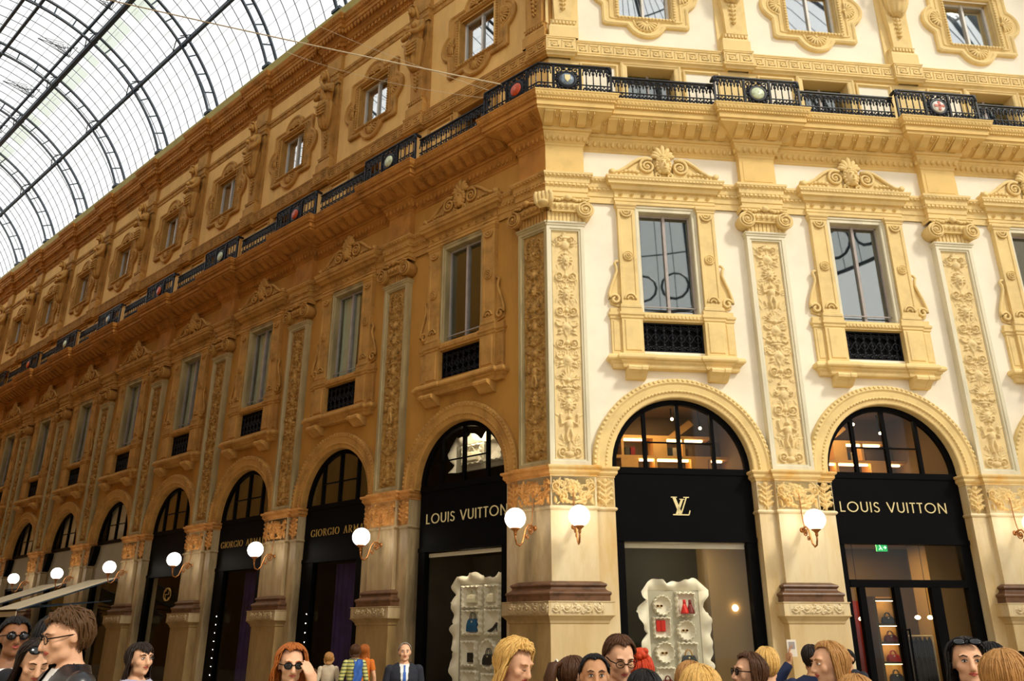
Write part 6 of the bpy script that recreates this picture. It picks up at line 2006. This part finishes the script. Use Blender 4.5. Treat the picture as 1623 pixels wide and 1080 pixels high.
def cloth_mesh(B, kind):
    """garment grown from the body surface: follows it and ends at neck, cuffs and hem"""
    if kind in B['cl']: return B['cl'][kind]
    lab, t, co = B['lab'], B['t'], B['co']; z = co[:, 2]
    arm = (lab == 'upper') | (lab == 'fore')
    front = co[:, 1] < 0
    if kind == 'trousers': sel = ((lab == 'leg') | ((lab == 'torso') & (z < 1.0))) & (z > .06); d = .010
    elif kind == 'shoes': sel = (lab == 'foot') | (z < .075); d = .008
    elif kind == 'tee': sel = ((lab == 'torso') & (z > .92) & (z < 1.445 - .03 * front)) | ((lab == 'upper') & (t < .6)); d = .011
    elif kind == 'sweater': sel = ((lab == 'torso') & (z > .90) & (z < 1.455 - .03 * front)) | (lab == 'upper') | ((lab == 'fore') & (t < .95)); d = .015
    elif kind == 'jacket': sel = (((lab == 'torso') & (z > .84) & (z < 1.455)) | ((lab == 'leg') & (z > .8)) | (lab == 'upper') | ((lab == 'fore') & (t < .98)) | ((lab == 'neck') & (z < 1.475))) & ~(front & (np.abs(co[:, 0]) < .055 - .10 * (1.42 - z).clip(-1, .5)) & (z > 1.08) & ((lab == 'torso') | (lab == 'neck'))); d = .024
    elif kind == 'shirtfront': sel = ((lab == 'torso') & (z > .95) & (z < 1.45)) | ((lab == 'neck') & (z < 1.475)); d = .012
    elif kind == 'scarf': sel = ((lab == 'neck') & (z < 1.478) & (co[:, 1] > -.055)) | ((lab == 'torso') & (z > 1.37) & (z < 1.45) & (np.abs(co[:, 0]) < .11)); d = .026
    elif kind == 'tie': sel = (lab == 'torso') & front & (z > 1.0) & (z < 1.435) & (np.abs(co[:, 0]) < .014 + .05 * (1.43 - z).clip(0, .4)); d = .019
    idx = {}; vs = []; fs = []
    for f in B['faces']:
        if all(sel[i] for i in f):
            for i in f:
                if i not in idx:
                    idx[i] = len(vs); q = co[i] + B['no'][i] * d; vs.append((float(q[0]), float(q[1]), float(q[2])))
            fs.append([idx[i] for i in f])
    me = bpy.data.meshes.new(kind); me.from_pydata(vs, [], fs); me.polygons.foreach_set('use_smooth', [True] * len(fs)); me.materials.append(None); me.update()
    B['cl'][kind] = me
    return me

def inst_mesh(name, me, m, parent):
    o = bpy.data.objects.new(name, me); COL.objects.link(o); o.parent = parent
    if len(me.materials) == 0: me.materials.append(None)
    o.material_slots[0].link = 'OBJECT'; o.material_slots[0].material = m
    return o

def hair_part(root, X, m, front=36, side=2, back=-54, length=0.0, vol=1.0, bangs=0, seed=0, curl=0.0, bun=False, tail=False, part=0.0, flare=.02):
    def Hh(v): q = X @ Vector(v); return (q.x, q.y, q.z)
    rnd = random.Random(seed); c = (0, .012, 1.615); rx, ry, rz = (.095 if length > 0 else .086) * vol, .104 * vol, .100 * (1 + (vol - 1) * 1.2)
    NP, NT = 72, 26; vs = []
    ph = [rnd.uniform(0, 6) for _ in range(4)]
    for i in range(NP):
        a = 2 * PI * i / NP; fr = math.cos(a)              # 1 at the front
        if fr > .55: low = front - bangs * (fr - .55) / .45 + 8 * abs(math.sin(a * 3 + part))
        elif fr > .02: u = (.55 - fr) / .53; low = front + (side - front) * min(1, u * 1.5)
        else: u = min(1, (.02 - fr) / .30); low = side + (back - side) * u
        hang = length if fr < .42 else 0.0
        for j in range(NT):
            u = j / (NT - 1); cap = .62 if hang > 0 else 1.0
            st = 1 + .022 * math.sin(a * 23 + ph[0] + 3 * u) + .016 * math.sin(a * 41 + ph[1]) + curl * .05 * math.sin(a * 9 + u * 14 + ph[2]) + curl * .04 * math.sin(a * 17 - u * 20)
            if u <= cap:
                e = math.radians(90 - (90 - (low if hang == 0 else min(low, 0))) * (u / cap))
                q = (c[0] + rx * st * math.cos(e) * math.sin(a), c[1] - ry * st * math.cos(e) * math.cos(a), c[2] + rz * st * math.sin(e) + .012 * (st - 1))
            else:
                w = (u - cap) / (1 - cap); e = math.radians(min(low, 0))
                bx, by, bz = rx * math.cos(e) * math.sin(a), -ry * math.cos(e) * math.cos(a), rz * math.sin(e)
                g = 1 + flare * 10 * w * (1 - .3 * w); wav = .008 * math.sin(w * 9 + a * 5 + ph[3]) + .02 * curl * math.sin(w * 12 + a * 7)
                q = (c[0] + bx * st * g + wav, c[1] + by * st * (1 + .25 * w) + .02 * w, c[2] + bz - hang * w * (1 + .06 * math.sin(a * 11)))
            vs.append(Hh(q))
    fs = [(i * NT + j, ((i + 1) % NP) * NT + j, ((i + 1) % NP) * NT + j + 1, i * NT + j + 1) for i in range(NP) for j in range(NT - 1)]
    mb = MB(); mb.smooth = True; mb.add(vs, fs)
    # loose locks lying on the shell
    for i in range(170):
        a0 = rnd.randrange(NP); j0 = rnd.randrange(2, 9); dr = rnd.choice((-1, 0, 0, 1)); off = rnd.uniform(1.0, 1.03) + .02 * curl
        pts = []; cc = X @ Vector(c)
        for j in range(j0, NT, 2):
            q = Vector(vs[((a0 + dr * (j - j0) // 6) % NP) * NT + j]); h_ = Vector((cc.x, cc.y, max(q.z, cc.z - .06) if length else cc.z)); 
            w_ = 1 + (off - 1) * (.4 + .6 * abs(math.sin(j * .7 + i)))
            pts.append(h_ + (q - h_) * w_)
        if len(pts) > 3:
            e_ = pts[-1] + (pts[-1] - pts[-2]) * rnd.uniform(.1, .9); pts.append(e_)
            k_ = len(pts); mb.tube([tuple(p_) for p_ in pts], [.0015 + .0040 * math.sin(PI * (.12 + .86 * t_ / (k_ - 1))) for t_ in range(k_)], 5)
    o = mb.build('hair', m, root)
    if bun:
        b = MB(); b.smooth = True; b.ell(Hh((0, .07, 1.715)), (.055, .05, .045), 14, 10)
        for i in range(9):
            t = 2 * PI * i / 9; b.ell(Hh((.036 * math.cos(t), .07 + .034 * math.sin(t), 1.715 + .02 * math.sin(i * 2))), (.026, .024, .024), 8, 6)
        b.build('hair_bun', m, root)
    if tail:
        b = MB(); b.smooth = True
        for k in range(5):
            dx = -.014 + .007 * k
            b.tube([Hh(q) for q in ((dx, .10, 1.67), (dx * 1.6, .15, 1.66), (dx * 2.2, .175, 1.58), (dx * 2, .17, 1.46), (dx * 1.4, .15, 1.36))], [.016, .026, .03, .026, .010], 8)
        b.build('ponytail', m, root)
        b = MB(); b.smooth = True; b.tube([Hh((.024 * math.cos(t), .125, 1.668 + .024 * math.sin(t))) for t in [2 * PI * i / 12 for i in range(12)]], .006, 5, closed=True); b.build('hair_clip', M['white'], root)
    return o

def glasses_part(root, X, up=False, dark=True):
    def Hh(v): q = X @ Vector(v); return (q.x, q.y, q.z)
    Ru = Matrix.Translation((0, .012, 1.606)) @ Matrix.Rotation(math.radians(-46), 4, 'X') @ Matrix.Scale(1.10, 4) @ Matrix.Translation((0, -.012, -1.602))
    R = (lambda v: Hh(v)) if not up else (lambda v: Hh(Ru @ Vector(v)))
    f = MB(); f.smooth = True
    for sx in (-1, 1):
        f.tube([R((sx * .034 + .025 * math.cos(t), -.103 + .004 * abs(math.cos(t)), 1.603 + .019 * math.sin(t))) for t in [2 * PI * i / 16 for i in range(16)]], .0035 if dark else .0022, 5, closed=True)
        f.tube([R((sx * .058, -.098, 1.608)), R((sx * .078, -.06, 1.606)), R((sx * .082, .012, 1.602))], .003, 5)
    f.tube([R((-.010, -.106, 1.606)), R((0, -.110, 1.609)), R((.010, -.106, 1.606))], .003, 5)
    o = f.build('glasses_frame', M['black'], root)
    for sx in (-1, 1):
        l = MB(); l.smooth = True; l.ell((sx * .034, -.102, 1.603), (.024, .003, .018), 14, 8); l.v = [R(v) for v in l.v]
        l.build('lens', LENS if dark else M['shopglass'], o)

def face_parts(root, X, hm, eyes=True):
    def Hh(v): q = X @ Vector(v); return (q.x, q.y, q.z)
    for sx in (-1, 1):
        if eyes == 'down':
            d = MB(); d.smooth = True; d.tube([Hh((sx * .016, -.089, 1.599)), Hh((sx * .024, -.0925, 1.596)), Hh((sx * .034, -.0915, 1.595)), Hh((sx * .044, -.085, 1.599))], [.0014, .0026, .0026, .001], 5); d.build('eyelash', HAIR['dark'], root)
        elif eyes:
            e = MB(); e.smooth = True; t = MB(); t.ell((sx * .030, -.0835, 1.603), (.0125, .0085, .0072), 12, 8); e.add([Hh(v) for v in t.v], t.f)
            e.mat = 1; t = MB(); t.ell((sx * .030, -.0885, 1.603), (.0058, .0045, .0062), 10, 6); e.add([Hh(v) for v in t.v], t.f)
            e.build('eye', [EYEW, IRIS], root)
            d = MB(); d.smooth = True; d.tube([Hh((sx * .017, -.0905, 1.607)), Hh((sx * .030, -.0935, 1.6115)), Hh((sx * .043, -.086, 1.606))], .0022, 5); d.build('eyelid', hm, root)
        b = MB(); b.smooth = True; b.tube([Hh((sx * .014, -.0945, 1.624)), Hh((sx * .032, -.0945, 1.631)), Hh((sx * .050, -.080, 1.624))], [.0028, .0034, .0018], 6); b.build('eyebrow', hm, root)
    l = MB(); l.smooth = True
    t = MB(); t.tube([(-.021, -.088, 1.5425), (-.008, -.0965, 1.5465), (0, -.0965, 1.545), (.008, -.0965, 1.5465), (.021, -.088, 1.5425)], [.002, .0042, .004, .0042, .002], 7); t.tube([(-.019, -.088, 1.541), (0, -.0965, 1.5365), (.019, -.088, 1.541)], [.002, .0052, .002], 7)
    l.add([Hh(v) for v in t.v], t.f); l.build('lips', LIP, root)

def ray_ground(px, D):
    """plan position at distance D on the bearing of image column px (bottom of the frame)"""
    az = math.atan2(px - 811.5, FPX * math.cos(TILT) + (1050 - 540) * math.sin(TILT) * 1.0)
    return Vector((math.sin(az) * D, math.cos(az) * D, 0)), az

def person(px, ytop, D, rel, label, skin='fair', hair=None, hm='brown', top=('sweater', 'grey'), arms='rest', pitch=0, yaw=0, fem=True, extra=(), glasses=None, bottom='jeans', eyes=True, tophair=.012):
    pos, az = ray_ground(px, D)
    ztop = HC + (1006 - ytop) * D / 1441.0
    B = get_body(arms, pitch, yaw, fem)
    zc = max((B['X'] @ Vector((0, .02, 1.705))).z, (B['X'] @ Vector((0, -.05, 1.69))).z, (B['X'] @ Vector((0, .08, 1.68))).z) + tophair
    sc = ztop / zc
    root = empty('person', pos, -az + math.radians(rel)); root.scale = (sc, sc, sc)
    inst_mesh('body', B['me'], SKIN[skin], root)
    X = B['X']; Hm = HAIR[hm]
    hair_part(root, X, Hm, **(hair or {}))
    face_parts(root, X, Hm if hm not in ('blonde', 'red') else HAIR['honey'], eyes)
    inst_mesh('trousers', cloth_mesh(B, 'trousers'), CL[bottom], root); inst_mesh('shoes', cloth_mesh(B, 'shoes'), CL['black'], root)
    for kind, c in [top] + list(extra):
        nm = {'tee': 't_shirt', 'shirtfront': 'shirt'}.get(kind, kind)
        inst_mesh(nm, cloth_mesh(B, kind), CL[c], root)
    if glasses: glasses_part(root, X, up=glasses == 'up', dark=glasses != 'clear')
    tag(root, label, 'person', 'crowd in the passage')
    return root, sc

LONG = dict(front=40, length=.34); SHORT = dict(front=40, side=6, back=-52)
P1, s1_ = person(14, 982, 6.7, 12, 'man in dark sunglasses and white t-shirt at the left edge', 'dark', dict(front=34, side=10, back=-52, vol=1.03), 'black', ('tee', 'white'), fem=False, glasses='on', eyes=False)
person(52, 1011, 5.7, 14, 'woman looking down, sunglasses on long dark brown hair', 'fair', dict(front=44, length=.36, flare=.03), 'dark', ('sweater', 'black'), pitch=26, glasses='up', eyes='down')
P3, s3_ = person(108, 970, 5.0, -72, 'tall man with curly brown hair and black leather jacket, seen from the side', 'fair', dict(front=30, side=14, back=-54, vol=1.06, curl=.8), 'curly', ('jacket', 'leather'), pitch=14, fem=False, glasses='clear', extra=[('shirtfront', 'white')], eyes='down')
person(74, 979, 6.0, 165, 'black haired person mostly hidden behind the tall man', 'tan', dict(front=36, side=4, back=-56), 'black', ('sweater', 'black'), fem=False)
person(221, 1017, 6.9, 34, 'girl with dark fringe and lilac scarf, walking to the right', 'fair', dict(front=34, bangs=22, length=.26, side=-2), 'dark', ('sweater', 'white'), extra=[('scarf', 'lilac')])
person(461, 1021, 5.75, 10, 'auburn bobbed woman touching her dark sunglasses', 'fair', dict(front=42, length=.17, vol=1.10, flare=.03, part=1.0), 'auburn', ('sweater', 'black'), arms='face', pitch=8, glasses='on', eyes=False, extra=[('scarf', 'green')])
person(497, 1058, 15.2, 150, 'small person in a green top by the dark shop window', 'tan', dict(front=38, length=.12), 'brown', ('sweater', 'green'), pitch=12)
person(521, 1033, 16.0, 180, 'woman in beige jacket seen from behind, facing the dark shop window', 'fair', dict(front=38, length=.06, back=-54), 'honey', ('sweater', 'beige'))
P11, s11_ = person(562, 1021, 15.6, 178, 'person in a yellow striped top with a blue scarf over the shoulder', 'fair', dict(front=38, length=.05), 'brown', ('sweater', 'stripe'))
person(577, 1021, 16.4, 165, 'woman with long red brown hair and orange top, from behind', 'fair', dict(front=38, length=.32), 'auburn', ('tee', 'orange'))
person(641, 1020, 11.2, 4, 'balding man in dark suit and blue tie by the black shopfront', 'fair', dict(front=62, side=12, back=-52, vol=.985), 'grey', ('jacket', 'suit'), fem=False, extra=[('shirtfront', 'white'), ('tie', 'blue')], bottom='suit', tophair=.004)
person(808, 1016, 4.9, 52, 'blonde woman with wavy hair looking down to the right', 'fair', dict(front=38, length=.30, vol=1.16, curl=.7, flare=.04), 'blonde', ('sweater', 'rose'), pitch=22, eyes='down')
person(910, 1039, 5.3, 115, 'girl with brown ponytail seen from behind', 'fair', dict(front=38, side=4, back=-52, tail=True, vol=.99), 'brown', ('tee', 'wine'))
person(942, 1036, 4.75, 6, 'dark haired girl, only forehead and eyes above the frame edge', 'tan', dict(front=46, side=2, back=-54, vol=.985), 'black', ('tee', 'black'))
person(979, 1008, 5.1, 20, 'woman with swept back brown hair and glasses, looking down', 'fair', dict(front=44, side=4, back=-54, vol=1.05), 'brown', ('sweater', 'navy'), pitch=22, glasses='clear', eyes='down')
person(1016, 1036, 5.9, 178, 'woman with bright red hair in a bun, from behind', 'fair', dict(front=36, side=2, back=-56, bun=True, vol=1.04), 'red', ('tee', 'black'))
person(1020, 1059, 4.35, 175, 'black haired head at the bottom edge, below the red bun', 'tan', dict(front=38, length=.25), 'black', ('sweater', 'black'))
person(1108, 1054, 4.2, 178, 'light blonde head at the bottom edge before the display window', 'fair', dict(front=38, length=.3, vol=1.08), 'blonde', ('sweater', 'beige'))
person(1094, 1046, 5.1, 185, 'brown haired head with clipped back hair, behind the light blonde head', 'fair', dict(front=38, length=.2, side=0), 'honey', ('sweater', 'grey'))
person(1186, 1034, 5.6, -66, 'brown haired woman in dark sunglasses facing left', 'fair', dict(front=42, length=.32, vol=1.06, curl=.25), 'brown', ('sweater', 'black'), glasses='on', eyes=False)
person(1216, 1026, 6.5, 172, 'short haired blond person with a hand raised to the head', 'fair', dict(front=36, side=2, back=-54, vol=1.05, curl=.2), 'blonde', ('tee', 'lilac'), arms='head', fem=False)
P23, s23_ = person(1287, 1021, 8.0, 190, 'man in navy jacket raising a white camera', 'tan', dict(front=36, side=4, back=-52), 'dark', ('sweater', 'navy'), arms='shoot', fem=False)
person(1318, 1015, 5.25, -62, 'woman with long straight honey blonde hair facing left', 'fair', dict(front=42, length=.36), 'honey', ('sweater', 'black'), pitch=6)
person(1344, 1028, 11.5, -30, 'man in dark jacket with orange lapels by the glazed door', 'tan', dict(front=40, side=8, back=-52), 'black', ('jacket', 'suit'), fem=False, extra=[('shirtfront', 'orange')])
person(1352, 1063, 4.35, 172, 'honey blonde head at the bottom edge before the glazed door', 'fair', dict(front=38, length=.25), 'honey', ('sweater', 'grey'))
person(1534, 1010, 5.1, 10, 'dark haired woman pursing her lips, sunglasses pushed up', 'fair', dict(front=42, length=.36, vol=1.03), 'black', ('sweater', 'black'), glasses='up')
person(1572, 1017, 8.0, -110, 'dark haired man behind the woman with pushed up sunglasses', 'tan', dict(front=36, side=2, back=-54, vol=1.05), 'black', ('sweater', 'navy'), fem=False)
person(1594, 1028, 4.5, 140, 'blonde streaked woman at the right edge, seen from behind', 'fair', dict(front=40, length=.34, vol=1.08), 'honey', ('sweater', 'black'), glasses='up')

# things carried
def carried(o, pr, sc, loc, rz=0.0):
    o.location = pr.matrix_basis @ Vector(loc); o.rotation_euler = (0, 0, pr.rotation_euler[2] + rz); o.scale = (sc, sc, sc)
o = empty('camera_phone', (0, 0, 0)); b = MB(); b.box(-.034, .034, -.012, .012, -.06, .06); b.build('case', M['white'], o)
b = MB(); b.box(-.022, .022, .0115, .0135, -.005, .045); b.build('screen', M['sash'], o); b = MB(); b.lathe([(.010, 0), (.010, .004)], (.015, -.012, .04), 'y', 10); b.build('lens', M['black'], o)
carried(o, P23, s23_ * 1.25, (0.115, -.30, 1.68)); tag(o, 'white compact camera held up by the man in navy', 'camera')
o = empty('backpack', (0, 0, 0)); b = MB(); b.smooth = True
b.loft([[(w * math.cos(t), .02 + d * math.sin(t), z) for t in [2 * PI * i / 20 for i in range(20)]] for w, d, z in ((.10, .05, -.22), (.15, .085, -.19), (.155, .09, 0), (.145, .08, .14), (.09, .05, .22), (.02, .02, .235))]); b.build('pack', CL['black'], o)
b = MB(); b.smooth = True
for z in (-.1, .0, .1): b.tube([(.158 * math.cos(t), .02 + .094 * math.sin(t), z + .02 * math.sin(t)) for t in [PI * i / 12 for i in range(13)]], .010, 5)
b.build('purple_piping', mat('purple_cord', (0.14, 0.05, 0.16), .6, .1, 6.0), o)
for sx in (-1, 1):
    b = MB(); b.tube([(sx * .09, -.03, .18), (sx * .09, -.10, .20), (sx * .10, -.14, .12)], .016, 6); b.build('strap', CL['black'], o)
carried(o, P3, s3_, (0, .22, 1.15)); tag(o, 'black backpack with purple piping behind the leather jacket', 'backpack')
o = empty('blue_scarf', (0, 0, 0)); b = MB(); b.smooth = True
vs = []
for i in range(13):
    for j in range(9):
        u, v = i / 12, j / 8; vs.append((-.16 + .16 * v + .01 * math.sin(u * 14), .135 + .018 * math.sin(u * 9 + v * 11) - .05 * max(0, u - .8) * 5, -.30 + .42 * u))
b.add(vs, [(i * 9 + j, i * 9 + j + 1, (i + 1) * 9 + j + 1, (i + 1) * 9 + j) for i in range(12) for j in range(8)]); b.build('cloth', CL['blue'], o)
carried(o, P11, s11_, (0, 0, 1.32)); tag(o, 'bright blue scarf over the shoulder of the yellow striped top', 'scarf')
